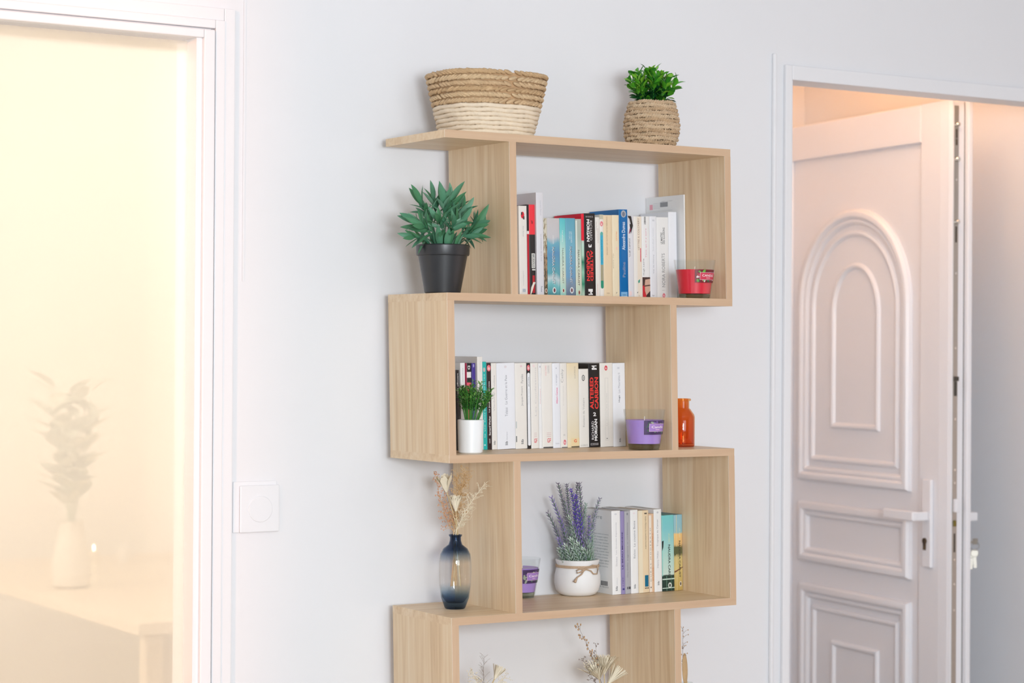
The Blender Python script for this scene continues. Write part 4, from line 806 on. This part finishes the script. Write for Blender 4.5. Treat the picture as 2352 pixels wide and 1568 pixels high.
# ------------------------------------------------------------------ candles
GLASS = thin_glass('clear_glass', (253, 254, 254), gloss=.6)
GBASE = thin_glass('thick_glass_base', (206, 208, 196), gloss=1)
def candle(label, zb, y, cx_px, base_py, rim_w, base_w, h, wax_col, seed, box_col, txt, leafy, ang, wax=(.12, .74), group='scented candles in glass tumblers', y_fix=None):
    c = at_y(cx_px, base_py, y)
    root = thing('glass_candle', label, 'candle', (c.x, y, zb + .0003), (0, 0, R(ang)), group)
    r0, r1 = base_w / 2, rim_w / 2; th = .0016
    rz = lambda z: r0 + (r1 - r0) * z / h
    bm = bmesh.new()
    lathe(bm, [(r0 - .002, .0), (r0, .0015), (rz(h * .5), h * .5), (r1, h - .001), (r1 - th / 2, h), (r1 - th, h - .001), (rz(h * .5) - th, h * .5), (rz(wax[0] * h) - th, wax[0] * h - .0012), (0, wax[0] * h - .0012)], 48)
    obj('tumbler', bm, GLASS, root, 40)
    bm = bmesh.new(); lathe(bm, [(0, .0008), (r0 - .0022, .0008), (rz(wax[0] * h) - th - .0003, wax[0] * h - .0016), (0, wax[0] * h - .0016)], 48)
    obj('glass_base', bm, GBASE, root, 40)
    bm = bmesh.new()
    lathe(bm, [(0, wax[0] * h), (rz(wax[0] * h) - th - .0004, wax[0] * h), (rz(wax[1] * h) - th - .0004, wax[1] * h), (rz(wax[1] * h) - th - .003, wax[1] * h - .001), (0, wax[1] * h - .0015)], 48)
    obj('wax', bm, mat('candle_wax', wax_col, .35, .03, 30, sub=.25), root, 40)
    bm = bmesh.new(); tube(bm, [(0, 0, wax[1] * h - .002), (.0005, 0, wax[1] * h + .007)], .0009, 6)
    obj('wick', bm, mat('cotton_wick', (236, 228, 214), .8), root, 60)
    # wrapped label with printed leaves
    def patch(a0, a1, z0, z1, off, n=14):
        bm = bmesh.new(); lo = []; hi = []
        for i in range(n + 1):
            a = R(a0 + (a1 - a0) * i / n)
            for lst, z in ((lo, z0), (hi, z1)):
                r = rz(z) + off; lst.append(bm.verts.new((r * math.cos(a), r * math.sin(a), z)))
        for i in range(n): bm.faces.new((lo[i], lo[i + 1], hi[i + 1], hi[i]))
        return bm
    lz0, lz1 = h * (.40 if leafy == 'red' else .385), h * .735
    bg = {'red': (112, 22, 34), 'lav': (66, 44, 88)}[leafy]
    lab = obj('paper_label', patch(-100, -8, lz0, lz1, .0003), mat('label_print', bg, .4, .5, 160), root, 60)
    rnd = random.Random(seed)
    lc = {'red': [(96, 170, 60), (40, 96, 50), (226, 206, 206), (170, 40, 56)], 'lav': [(90, 116, 100), (120, 90, 160), (60, 84, 74), (150, 160, 140)]}[leafy]
    for i in range(26):
        a, z = rnd.uniform(-96, -12), rnd.uniform(lz0 + .003, lz1 - .003)
        da, dz = (rnd.uniform(3, 7), rnd.uniform(.0016, .0035)); bm = bmesh.new(); vs = []
        tilt = rnd.uniform(-.9, .9)
        for q in range(10):
            t = 2 * math.pi * q / 10; u, v = math.cos(t) * da, math.sin(t) * dz
            uu = u * math.cos(tilt) - v * 1000 * math.sin(tilt); vv = u / 1000 * math.sin(tilt) + v * math.cos(tilt)
            aa = R(min(-9, max(-99, a + uu))); zz = min(lz1, max(lz0, z + vv)); r = rz(zz) + .0004 + i * .000004
            vs.append(bm.verts.new((r * math.cos(aa), r * math.sin(aa), zz)))
        bm.faces.new(vs); obj('printed_leaf', bm, INK(lc[rnd.randrange(4)]), lab)
    bz0, bz1 = lz0 + (lz1 - lz0) * .24, lz0 + (lz1 - lz0) * .76
    obj('label_frame', patch(-85, -23, bz0 - .0006, bz1 + .0006, .0007), INK((236, 200, 214)), lab)
    obj('label_box', patch(-84, -24, bz0, bz1, .0009), INK(box_col), lab)
    vs, fs = text_mesh(txt, .012); bm = bmesh.new(); vv = []
    for tx, ty in vs:
        a = R(-78 + 46 * tx); z = bz0 + (bz1 - bz0) * (.42 + .34 * ty); r = rz(z) + .0012; vv.append(bm.verts.new((r * math.cos(a), r * math.sin(a), z)))
    for f in fs: bm.faces.new([vv[i] for i in f])
    obj('label_lettering', bm, INK((250, 236, 240)), lab)
    obj('label_lettering', patch(-64, -48, bz0 + (bz1 - bz0) * .2, bz0 + (bz1 - bz0) * .26, .0012), INK((246, 214, 224)), lab)
    return root
wpx = pw
y1 = -.203
candle('red wax candle in a clear glass tumbler right of the upper books', ZT[5], y1, 1595, 684, wpx(1545.4, 1642, 600, y1), wpx(1559.7, 1633.4, 680, y1), at_y(1594, 597, y1).z - ZT[5], (226, 40, 62), 4, (204, 56, 80), 'CANDLE', 'red', -26)
y2 = -.205
candle('purple wax candle in a clear glass tumbler in front of the middle books', ZT[4], y2, 1479.5, 1030, wpx(1429.5, 1526.8, 945, y2), wpx(1443, 1517, 1028, y2), at_y(1480, 941, y2).z - ZT[4] + .001, (176, 142, 214), 5, (166, 128, 200), 'Candle', 'lav', -26, (.155, .74))
y3 = -.012
candle('purple wax candle half hidden behind the lower left upright', ZT[3], y3, 1199, 1372, wpx(1156, 1241, 1285, y3), wpx(1170, 1229, 1370, y3), at_y(1200, 1281, y3).z - ZT[3], (176, 142, 214), 6, (166, 128, 200), 'Candle', 'lav', -20, (.15, .76))

# ------------------------------------------------------------------ orange bottle
def orange_bottle():
    zb = ZT[4]; y = -.130; c = at_y(1567, 1025, y)
    k = lambda px: (px / 1120.0)
    h = at_y(1567, 915, y).z - zb
    root = thing('orange_bottle', 'small orange red glass bottle with a wide lip right of the middle upright', 'bottle', (c.x, y, zb + .0003))
    R0 = .0265; rn = .0145
    prof = [(R0 - .003, 0), (R0 - .0008, .001), (R0, .004), (R0, h * .62), (R0 - .0015, h * .67), (R0 - .006, h * .73), (rn + .003, h * .775), (rn, h * .80), (rn, h * .945), (rn + .0035, h * .955), (rn + .004, h * .98), (rn + .0025, h), (rn - .002, h), (rn - .0022, h * .80), (R0 - .008, h * .715), (R0 - .0022, h * .62), (R0 - .0022, .006), (0, .006)]
    bm = bmesh.new(); lathe(bm, prof, 48)
    g = thin_glass('orange_glass', (255, 255, 255), [(0, (220, 130, 90)), (.08, (242, 182, 138)), (.60, (247, 198, 150)), (.76, (247, 200, 154)), (1, (251, 214, 168))], h, .03, 1.0)
    obj('bottle_body', bm, g, root, 40)
orange_bottle()

# ------------------------------------------------------------------ lavender in the white tied pot
def lavender():
    zb = ZT[3]; y = -.030; px = 1326
    c = at_y(px, 1362, y); s = pw(1273, 1379, 1320, y) / 2
    hb = at_y(px, 1289, y - .04).z - zb; zt = at_y(px, 1304, y - .04).z - zb
    root = thing('potted_lavender', 'artificial lavender in a white sack shaped pot tied with twine', 'plant', (c.x, y, zb + .0003))
    wob = lambda a, z: 1 + (.02 * math.sin(3 * a + 1) + .012 * math.sin(7 * a)) * min(1, z / hb)
    bm = bmesh.new()
    lathe(bm, [(s * .66, 0), (s * .80, .003), (s * .93, hb * .14), (s, hb * .36), (s * .99, hb * .56), (s * .93, hb * .72), (s * .885, zt - .001), (s * .90, zt + .004), (s * .95, hb - .003), (s * .955, hb), (s * .90, hb + .0005), (s * .86, hb - .004), (s * .80, hb - .012), (0, hb - .012)], 56, fn=wob)
    obj('flower_pot', bm, mat('white_matt_ceramic', (240, 240, 240), .55, .015, 30, .15, 60), root, 45)
    jute = mat('jute_twine', (206, 178, 150), .85, .25, 400, .8, 900)
    bm = bmesh.new()
    for dz in (0, .0028): tube(bm, [((s * .90 + .0012) * wob(a * .0654, zt) * math.cos(a * .06545), (s * .90 + .0012) * wob(a * .0654, zt) * math.sin(a * .06545), zt + dz - .001) for a in range(96)], .0017, 6, True)
    obj('twine', bm, jute, root, 60)
    fx = lambda p, q: (at_y(p, q, y - s).x - c.x, -s * .92 - .004, at_y(p, q, y - s).z - zb)
    bm = bmesh.new()
    loop = [(1340, 1309), (1350, 1303), (1362, 1298), (1374, 1299), (1376, 1307), (1371, 1318), (1363, 1318), (1357, 1311), (1348, 1308), (1341, 1309)]
    tube(bm, [Vector(fx(a, b)) + Vector((0, .004 if i in (3, 4) else 0, 0)) for i, (a, b) in enumerate(loop)], .0016, 6)
    tube(bm, [fx(*q) for q in ((1341, 1309), (1332, 1307), (1324, 1311), (1326, 1316), (1334, 1314), (1341, 1310))], .0015, 6)
    tube(bm, [fx(*q) for q in ((1342, 1309), (1336, 1319), (1326, 1326), (1320, 1337))], lambda t: .0014 + .0022 * max(0, t - .75) * 4, 6)
    blob(bm, fx(1341, 1309), ((.0035, 0, 0), (0, .0025, 0), (0, 0, .003)), 8, 6)
    obj('twine_bow', bm, jute, root, 60)
    cols = {'g': (184, 202, 192), 'm': (172, 168, 188), 'p': (158, 142, 206), 'v': (112, 84, 208), 'd': (150, 144, 164), 'l': (206, 222, 208)}
    mm = {k: mat('lavender_' + k, v, .7, .2, 150) for k, v in cols.items()}
    stem = mat('lavender_stem', (96, 128, 100), .6, .15, 100)
    # tip px, tip py, base px, colour of the tip, colour lower down, depth
    spk = [(1283, 1114, 1316, 'd', 'g', 0), (1302, 1116, 1318, 'd', 'l', .01), (1312, 1127, 1330, 'v', 'v', -.01), (1326, 1113, 1322, 'd', 'm', .015), (1331, 1114, 1342, 'd', 'g', .0), (1268, 1146, 1308, 'p', 'm', -.01), (1259, 1180, 1302, 'd', 'm', .0),
           (1376, 1148, 1346, 'm', 'l', .0), (1353, 1190, 1346, 'p', 'g', -.015), (1323, 1142, 1336, 'v', 'p', -.02), (1345, 1160, 1340, 'g', 'm', .012), (1296, 1150, 1312, 'm', 'g', -.018), (1308, 1190, 1320, 'l', 'l', -.03), (1318, 1205, 1334, 'p', 'm', -.032), (1284, 1240, 1296, 'p', 'g', -.02), (1340, 1235, 1346, 'm', 'l', -.03), (1290, 1195, 1306, 'm', 'g', .01), (1332, 1175, 1338, 'm', 'g', .0), (1364, 1205, 1352, 'm', 'l', .008), (1312, 1240, 1314, 'l', 'l', -.034), (1328, 1250, 1330, 'l', 'g', -.036), (1350, 1250, 1352, 'l', 'l', -.02), (1293, 1262, 1298, 'g', 'g', -.02),
           (1284, 1262, 1290, 'l', 'g', -.01), (1356, 1258, 1358, 'l', 'g', -.012), (1300, 1255, 1303, 'l', 'l', -.034), (1341, 1262, 1341, 'l', 'g', -.038), (1276, 1215, 1296, 'm', 'g', .0), (1362, 1235, 1354, 'g', 'l', -.005), (1318, 1262, 1322, 'g', 'l', -.038)]
    zero = Vector((c.x, y, zb)); rnd = random.Random(9); green = bmesh.new()
    for (tx, ty, bx, c1, c2, dy) in spk:
        tip = at_y(tx, ty, y + dy) - zero; base = Vector((at_y(bx, 1290, y).x - c.x, dy * .6, hb - .011))
        mid = base.lerp(tip, .5) + Vector((-(tip.x - base.x) * .12, 0, 0)); L = (tip - base).length
        pt = lambda t: base * (1 - t) ** 2 + (mid * 2 - (base + tip) / 2) * 2 * t * (1 - t) + tip * t * t
        bm = bmesh.new(); tube(bm, [pt(i / 8) for i in range(9)], .0010, 5)
        for f in bm.faces: f.material_index = 2
        n = int(L / .0052)
        for i in range(n):
            t = .10 + .90 * i / (n - 1); p = pt(t); ax = (pt(min(1, t + .02)) - pt(t - .02)).normalized()
            r1 = ax.cross(Vector((.2, 1, .1))).normalized(); r2 = ax.cross(r1)
            for q in range(5):
                a = q * 1.2566 + (i % 2) * .628; side = r1 * math.cos(a) + r2 * math.sin(a)
                ln = (.0098 if t > .5 else .0122) * (1.15 - .5 * max(0, t - .6)) * rnd.uniform(.8, 1.2); d = (ax * .8 + side * .85).normalized()
                w = d.cross(ax).normalized() * .0014
                nf = len(bm.faces)
                v = [bm.verts.new(p), bm.verts.new(p + d * ln * .55 + w), bm.verts.new(p + d * ln), bm.verts.new(p + d * ln * .55 - w)]
                f = bm.faces.new(v); f.material_index = 0 if t > .5 + rnd.uniform(-.1, .1) else 1
        obj('lavender_spike', bm, [mm[c1], mm[c2], stem], root)
    gl = leaf_mesh('lavender_leaf', .03, .0035, mat('lavender_leaf', (88, 134, 84), .5, .2, 100), 'lance', .2, .1, 4)
    for i in range(34):
        a = rnd.uniform(0, 6.28); r = rnd.random() ** .5 * .03
        place_leaf(gl, root, (r * math.cos(a), r * math.sin(a) * .9, hb - .011), (math.cos(a) * .3, math.sin(a) * .3, 1), (math.cos(a), math.sin(a), -.3), rnd.uniform(.6, 1.2))
lavender()

# ------------------------------------------------------------------ blue glass vase and dried flowers
VY = -.108
def blue_vase():
    zb = ZT[3]; c = at_y(1045, 1398, VY); h = at_y(1042, 1227.5, VY).z - zb
    w = lambda p, q: pw(p, q, 1300, VY) / 2
    root = thing('blue_glass_vase', 'clear glass vase shading to dark blue at neck and base, holding dried flowers', 'vase', (c.x, VY, zb + .0003))
    RM, RB, RN, RL = w(1007.5, 1082.8), w(1020, 1069), w(1029, 1055), w(1026, 1056.5)
    pr = [(RB * .9, 0), (RB, .0025), (RM * .86, h * .15), (RM * .97, h * .32), (RM, h * .5), (RM * .985, h * .64), (RM * .92, h * .735), (RM * .74, h * .81), (RN * 1.22, h * .865), (RN, h * .92), (RN * .98, h * .965), (RL, h * .985), (RL, h), (RN * .86, h), (RN * .86, h * .92), (RN * 1.08, h * .865), (RM * .70, h * .805), (RM * .88, h * .73), (RM * .945, h * .64), (RM * .96, h * .5), (RM * .93, h * .32), (RM * .81, h * .16), (RB * .8, .012), (0, .010)]
    ramp = [(0, (112, 138, 164)), (.07, (142, 168, 194)), (.15, (186, 206, 222)), (.24, (234, 240, 244)), (.34, (254, 254, 254)), (.62, (254, 254, 254)), (.72, (226, 233, 241)), (.80, (156, 180, 206)), (1, (138, 164, 194))]
    bm = bmesh.new(); lathe(bm, pr, 56); obj('vase_body', bm, thin_glass('blue_fade_glass', (255, 255, 255), ramp, h, 0, 1), root, 45)
    return c, h
vc, vh = blue_vase()
STRAW = mat('straw_stem', (214, 190, 146), .8, .15, 80); TWIG = mat('dried_twig', (204, 166, 126), .85, .25, 120); HUSK = mat('pale_husk', (243, 232, 208), .75, .12, 70)
TAN = mat('tan_dried_grass', (218, 182, 134), .85, .22, 120); PINKB = mat('rusty_bud', (214, 156, 122), .7, .3, 200); GREYB = mat('grey_twig', (150, 136, 128), .85, .2, 100)
def bez(a, b, c, n=10): return [a * (1 - t) ** 2 + b * 2 * t * (1 - t) + c * t * t for t in [i / n for i in range(n + 1)]]
NECK, NR_ = [None], [.004]
def through_neck(base, seed, via, tip, n=10):
    """stem path: straight from the foot of the vase to its mouth, then a curve to the tip (relative to base)"""
    a = seed * 2.399; k = NECK[0] + Vector((math.cos(a) * NR_[0], math.sin(a) * NR_[0], 0)) - base
    c = via if via is not None else (k + tip) / 2 + Vector((0, 0, .008))
    if c.z < k.z: c = k.lerp(tip, .4) + Vector((0, 0, .01))
    return [k * (i / 4) for i in range(4)] + bez(k, c, tip, n)
def bud_flower(label, base, tip, hl, hw, group, mt=HUSK, n=11, flare=1.0, seed=1, pwid=.36, jit=.1):
    """cone of dry petals on a straw stem"""
    root = thing('dried_flower', label, 'dried flower', base, (0, 0, 0), group); v = Vector(tip) - Vector(base); ax = (Vector(tip) - NECK[0]).normalized()
    bm = bmesh.new(); tube(bm, through_neck(Vector(base), seed, None, v - ax * hl * .9), .0012, 6); obj('stem', bm, STRAW, root, 60)
    r1 = ax.cross(Vector((.1, 1, .2))).normalized(); r2 = ax.cross(r1); rnd = random.Random(seed)
    for ring, sc in ((0, 1.0), (1, .62)):
        for q in range(n):
            a = q * 2 * math.pi / n + ring * .3; side = r1 * math.cos(a) + r2 * math.sin(a)
            p0 = v - ax * hl + side * .0015; bm = bmesh.new(); rows = []
            tw = side.cross(ax); sp = hw * sc * rnd.uniform(.95 - jit, 1.0 + jit)
            for t, wd in ((0, .25), (.35, .7), (.75, 1), (1, .35)):
                cpt = p0 + ax * hl * t * rnd.uniform(.97, 1.03) + side * sp * (t ** 1.2) * flare; hw2 = hw * pwid * wd
                rows.append((bm.verts.new(cpt - tw * hw2), bm.verts.new(cpt + side * .0006), bm.verts.new(cpt + tw * hw2)))
            for x_, y_ in zip(rows, rows[1:]):
                bm.faces.new((x_[0], x_[1], y_[1], y_[0])); bm.faces.new((x_[1], x_[2], y_[2], y_[1]))
            obj('petal', bm, mt, root, 180)
    return root
def sprig(label, base, via, tip, n, ln, mt, group, bud=None, seed=0, curl=.3, spread=.9, start=.3, sub=3, name='dried_sprig', rad=.0007, bs=.0016):
    root = thing(name, label, 'dried flower', base, (0, 0, 0), group); rnd = random.Random(seed); zero = Vector((0, 0, 0))
    pts = through_neck(Vector(base), seed, Vector(via) - Vector(base), Vector(tip) - Vector(base))
    bm = bmesh.new(); tube(bm, pts, lambda t: rad * (1.5 - t), 5); obj('stem', bm, mt, root, 60)
    tw = bmesh.new(); bd = bmesh.new(); any_b = False
    for i in range(n):
        t = start + (1 - start) * (i + rnd.random()) / n; t = min(.999, .32 + .68 * t); k = min(len(pts) - 2, int(t * (len(pts) - 1))); p = pts[k].lerp(pts[k + 1], t * (len(pts) - 1) - k)
        ax = (pts[k + 1] - pts[k]).normalized(); a = rnd.uniform(0, 6.28)
        r1 = ax.cross(Vector((.1, 1, .2))).normalized(); r2 = ax.cross(r1); side = r1 * math.cos(a) + r2 * math.sin(a) * .7
        l = ln * rnd.uniform(.5, 1.1) * (1.15 - .5 * t); e = p + (ax * (1 - spread * .4) + side * spread).normalized() * l; mid = (p + e) / 2 + ax * l * curl
        q = bez(p, mid, e, 5); tube(tw, q, rad * .55, 3)
        for s in range(sub):
            u = q[1 + (s * 2) % 5]; d = Vector((rnd.uniform(-1, 1), rnd.uniform(-.8, .8), rnd.uniform(-.3, 1))).normalized(); e2 = u + d * l * rnd.uniform(.2, .42)
            tube(tw, [u, (u + e2) / 2 + ax * .0015, e2], rad * .42, 3)
            if bud: blob(bd, e2, [Vector(w) * bs * rnd.uniform(.6, 1.2) for w in ((.8, 0, 0), (0, .8, 0), (0, 0, 1.2))], 5, 3); any_b = True
        if bud: blob(bd, e, [Vector(w) * bs for w in ((.8, 0, 0), (0, .8, 0), (0, 0, 1.2))], 5, 3); any_b = True
    o = obj('twigs', tw, mt, root, 60); o['kind'] = 'stuff'
    if any_b: o = obj('buds', bd, bud, root, 60); o['kind'] = 'stuff'
    else: bd.free()
    return root
def P(px, py, dy=0): return at_y(px, py, VY + dy)
def vase_flowers():
    G = 'dried flowers in the blue vase'; bz = ZT[3] + vh * .30
    B = lambda dx, dy, k=.30: Vector((vc.x + dx, VY + dy, ZT[3] + vh * k))
    NECK[0] = Vector((vc.x, VY, ZT[3] + vh)); NR_[0] = .0055
    bud_flower('cream funnel shaped dried flower low in the middle of the blue vase', B(.010, -.004), P(1047, 1140, -.010), .030, .0135, G, n=20, flare=.95, seed=2, pwid=.16)
    bud_flower('cream dried flower with spread petals, topmost in the blue vase', B(-.004, .004), P(1018, 1092, .0), .034, .017, G, n=6, flare=1.05, seed=5)
    sprig('dried sprig with rusty buds leaning left out of the blue vase', B(-.010, 0), P(1018, 1196), P(1000, 1090), 34, .020, TWIG, G, PINKB, 3, start=.08, bs=.0014)
    sprig('dried brown sprig close to the topmost cream flower in the blue vase', B(-.006, .006), P(1030, 1180, .01), P(1014, 1100, .01), 26, .017, TWIG, G, PINKB, 13, start=.08, bs=.0010)
    sprig('feathery tan dried grass standing upright in the blue vase', B(.004, .008), P(1046, 1170, .02), P(1070, 1084, -.005), 95, .026, TAN, G, TAN, 4, start=.08, bs=.0011)
    sprig('feathery tan dried grass behind the funnel flower in the blue vase', B(.008, .010), P(1042, 1180, .025), P(1052, 1092, .012), 80, .022, TAN, G, TAN, 24, start=.08, bs=.0010)
    sprig('pale wispy dried sprig leaning far right out of the blue vase', B(.012, .002), P(1060, 1180, .0), P(1112, 1112, -.045), 48, .026, HUSK, G, None, 6, start=.08, curl=.1, rad=.0008)
    sprig('short pale dried sprig bending right just above the rim of the blue vase', B(.010, -.004), P(1050, 1200, -.01), P(1078, 1172, -.012), 22, .020, HUSK, G, None, 7, start=.08, curl=.1)
vase_flowers()

# ------------------------------------------------------------------ bouquets at the foot of the picture
def low_bouquet(kind, px, y, label, group):
    zb = ZT[2]; c = at_z(px, 1640, zb) if False else None
    x = at_y(px, 1560, y).x
    root = thing('bottle_vase', label, 'vase', (x, y, zb + .0003))
    bm = bmesh.new(); lathe(bm, [(.024, 0), (.027, .003), (.028, .05), (.022, .075), (.012, .092), (.011, .118), (.013, .122), (.0095, .122), (.0085, .095), (.020, .07), (.0255, .05), (.0245, .006), (0, .006)], 32)
    obj('vase_body', bm, thin_glass('clear_vase_glass', (250, 252, 251), gloss=.9), root, 45)
    NECK[0] = Vector((x, y, zb + .123)); NR_[0] = .0045
    return Vector((x, y, zb + .010))
Q = lambda px, py, y: at_y(px, py, y)
y = -.12
b = low_bouquet(0, 1112, y, 'small clear bottle vase on the left of the bottom box with cream flowers', None); G = 'dried flowers in the left bottle vase'
bud_flower('cream brush shaped dried flower rising right of the left bottom bunch', b, Q(1149, 1530, y), .028, .013, G, n=26, flare=.95, seed=8, pwid=.09, jit=.35)
sprig('wispy grey dried sprig rising straight from the left bottom bunch', b, Q(1108, 1570, y), Q(1112, 1506, y), 22, .028, GREYB, G, None, 31, start=.25, curl=.1, rad=.0005, sub=1)
sprig('pale dried sprig spreading left from the left bottom bunch', b, Q(1106, 1580, y), Q(1086, 1545, y), 26, .024, HUSK, G, HUSK, 32, start=.25, bs=.0012)
sprig('pale dried sprig spreading right from the left bottom bunch', b, Q(1120, 1580, y), Q(1160, 1556, y), 24, .022, HUSK, G, HUSK, 33, start=.25, bs=.001)
b = low_bouquet(1, 1385, y, 'small clear bottle vase in the middle of the bottom box with tall sprig', None); G = 'dried flowers in the middle bottle vase'
sprig('tall thin dried sprig with brown buds rising highest from the middle bottom bunch', b, Q(1378, 1540, y), Q(1326, 1434, y), 13, .020, GREYB, G, TWIG, 41, start=.25, bs=.0022, sub=2, rad=.0006, spread=.5)
sprig('thin grey sprig with small buds in the middle bottom bunch', b, Q(1372, 1550, y), Q(1368, 1478, y), 12, .020, GREYB, G, GREYB, 42, start=.25, bs=.0013, sub=2, rad=.0005)
sprig('short grey sprig with small buds left in the middle bottom bunch', b, Q(1366, 1570, y), Q(1338, 1512, y), 12, .022, GREYB, G, GREYB, 43, start=.25, bs=.0014, sub=2, rad=.0005)
bud_flower('cream tufted dried flower leaning left in the middle bottom bunch', b, Q(1366, 1526, y - .01), .036, .024, G, n=36, flare=1.1, seed=9, pwid=.07, jit=.4)
bud_flower('cream tufted dried flower standing upright in the middle bottom bunch', b, Q(1390, 1506, y), .038, .024, G, n=36, flare=1.1, seed=10, pwid=.07, jit=.4)
bud_flower('cream spiky dried flower leaning right in the middle bottom bunch', b, Q(1424, 1534, y - .005), .040, .020, G, n=26, flare=1.1, seed=11, pwid=.06, jit=.4)
x3 = at_y(1574, 1560, -.11)
b = low_bouquet(2, 1578, -.11, 'small clear bottle vase behind the bottom right upright with a brown pod', None); G = 'dried stems in the right bottle vase'
sprig('thin grey twig with dark buds behind the bottom right upright', b, Q(1566, 1540, -.11), Q(1569, 1440, -.11), 12, .022, GREYB, G, TWIG, 51, start=.25, bs=.0014, sub=1, rad=.0006)
def pod():
    tip = Q(1572, 1499, -.11); root = thing('dried_pod', 'flat tan dried pod standing behind the bottom right upright', 'dried flower', b, (0, 0, 0), G)
    v = tip - b; ax = v.normalized(); bm = bmesh.new(); tube(bm, through_neck(b, 3, None, v * .5 if v.z * .5 > .13 else v * .62), .0012, 6); obj('stem', bm, STRAW, root, 60)
    bm = bmesh.new(); blob(bm, v * .80, (Vector((.0075, 0, 0)), Vector((0, .003, 0)), v * .2), 12, 10); obj('pod_shell', bm, mat('tan_pod', (196, 164, 122), .7, .2, 60, .3, 200), root, 60)
pod()

# ------------------------------------------------------------------ things in the bright room
def bright_room():
    ty = 2.35
    # table
    tz = .765; a = at_z(-120, 1300, tz)
    t = thing('dining_table', 'pale wooden table in the bright room behind the left doorway', 'table', (.62, 2.05, 0))
    tw = wood('pale_table_wood', (226, 204, 176), (234, 214, 188), (240, 224, 200), 'X', .35)
    obj('tabletop', boxes((-.58, .26, -.62, 1.15, tz - .035, tz)), tw, t, bevel=.004)
    for sxx in (-.54, .18):
        for syy in (-.58, 1.06): obj('leg', boxes((sxx, sxx + .05, syy, syy + .05, 0, tz - .0355)), tw, t, bevel=.004)
    p = at_z(286, 1290, tz)
    cup = thing('white_cup', 'small white cup on the table in the bright room', 'cup', (p.x, p.y, tz + .0003))
    bm = bmesh.new(); lathe(bm, [(.015, 0), (.017, .002), (.024, .048), (.025, .05), (.0235, .05), (.016, .006), (0, .006)], 24); obj('cup_body', bm, mat('white_porcelain', (250, 250, 248), .25), cup, 45)
    bm = bmesh.new(); tube(bm, [(.019 + .012 * math.sin(k * math.pi / 8), 0, .010 + .030 * k / 8) for k in range(9)], .003, 6); obj('cup_handle', bm, mat('white_porcelain', (250, 250, 248), .25), cup, 60)
    p = at_y(215, 1300, 3.02)
    cd = thing('table_candle', 'small lit candle standing behind the white cup in the bright room', 'candle', (p.x, 3.02, tz + .0003))
    bm = bmesh.new(); lathe(bm, [(.020, 0), (.020, .03), (.017, .032), (0, .031)], 20); obj('candle_wax', bm, mat('ivory_wax', (240, 226, 200), .4), cd, 45)
    bm = bmesh.new(); blob(bm, (0, 0, .044), ((.005, 0, 0), (0, .005, 0), (0, 0, .011)), 8, 6); obj('flame', bm, mat('candle_flame', (255, 240, 200), .5, emit=8), cd, 60)
    # grey green bunch in a jug
    p = at_y(132, 1180, 2.42)
    jug = thing('foliage_jug', 'grey green bunch of foliage in a pale jug in the bright room', 'plant', (max(p.x, .12), 2.30, tz + .0003))
    bm = bmesh.new(); lathe(bm, [(.04, 0), (.055, .01), (.06, .08), (.04, .15), (.035, .19), (.04, .2), (.034, .2), (.03, .15), (0, .14)], 24); obj('jug_body', bm, mat('pale_stoneware', (222, 214, 200), .5), jug, 45)
    lm = leaf_mesh('grey_leaf', .11, .06, mat('grey_green_leaf', (196, 202, 182), .6, .1), 'lance', .2, .2, 5); rnd = random.Random(2)
    st = bmesh.new()
    for i in range(14):
        a_ = rnd.uniform(0, 6.28); top = Vector((math.cos(a_) * .06, math.sin(a_) * .05, rnd.uniform(.42, .60))); bs = Vector((0, 0, .145)); tube(st, [bs, bs.lerp(top, .5), top], .002, 4)
        for q in range(6):
            tt = .35 + .65 * q / 5; b_ = q * 2.4 + i; d = Vector((math.cos(b_) * .7, math.sin(b_) * .7, .6)); place_leaf(lm, jug, bs.lerp(top, tt), d, (-math.cos(b_), -math.sin(b_), 1), rnd.uniform(.6, 1))
    obj('stems', st, mat('grey_green_leaf', (190, 196, 176), .6, .1), jug, 60)
    # chair
    ch = thing('dining_chair', 'grey upholstered chair at the near side of the table in the bright room', 'chair', (.14, 1.14, 0), (0, 0, R(12)))
    fab = mat('grey_chair_fabric', (176, 166, 152), .9, .08, 80); lg = mat('chair_leg_wood', (210, 184, 150), .5, .1, 40)
    obj('seat', boxes((-.21, .21, -.21, .21, .43, .49)), fab, ch, bevel=.015)
    obj('backrest', boxes((-.20, .20, -.245, -.2105, .47, .86)), fab, ch, bevel=.012)
    for sxx in (-.19, .155):
        for syy in (-.19, .155): obj('leg', boxes((sxx, sxx + .035, syy, syy + .035, 0, .4295)), lg, ch, bevel=.004)
bright_room()
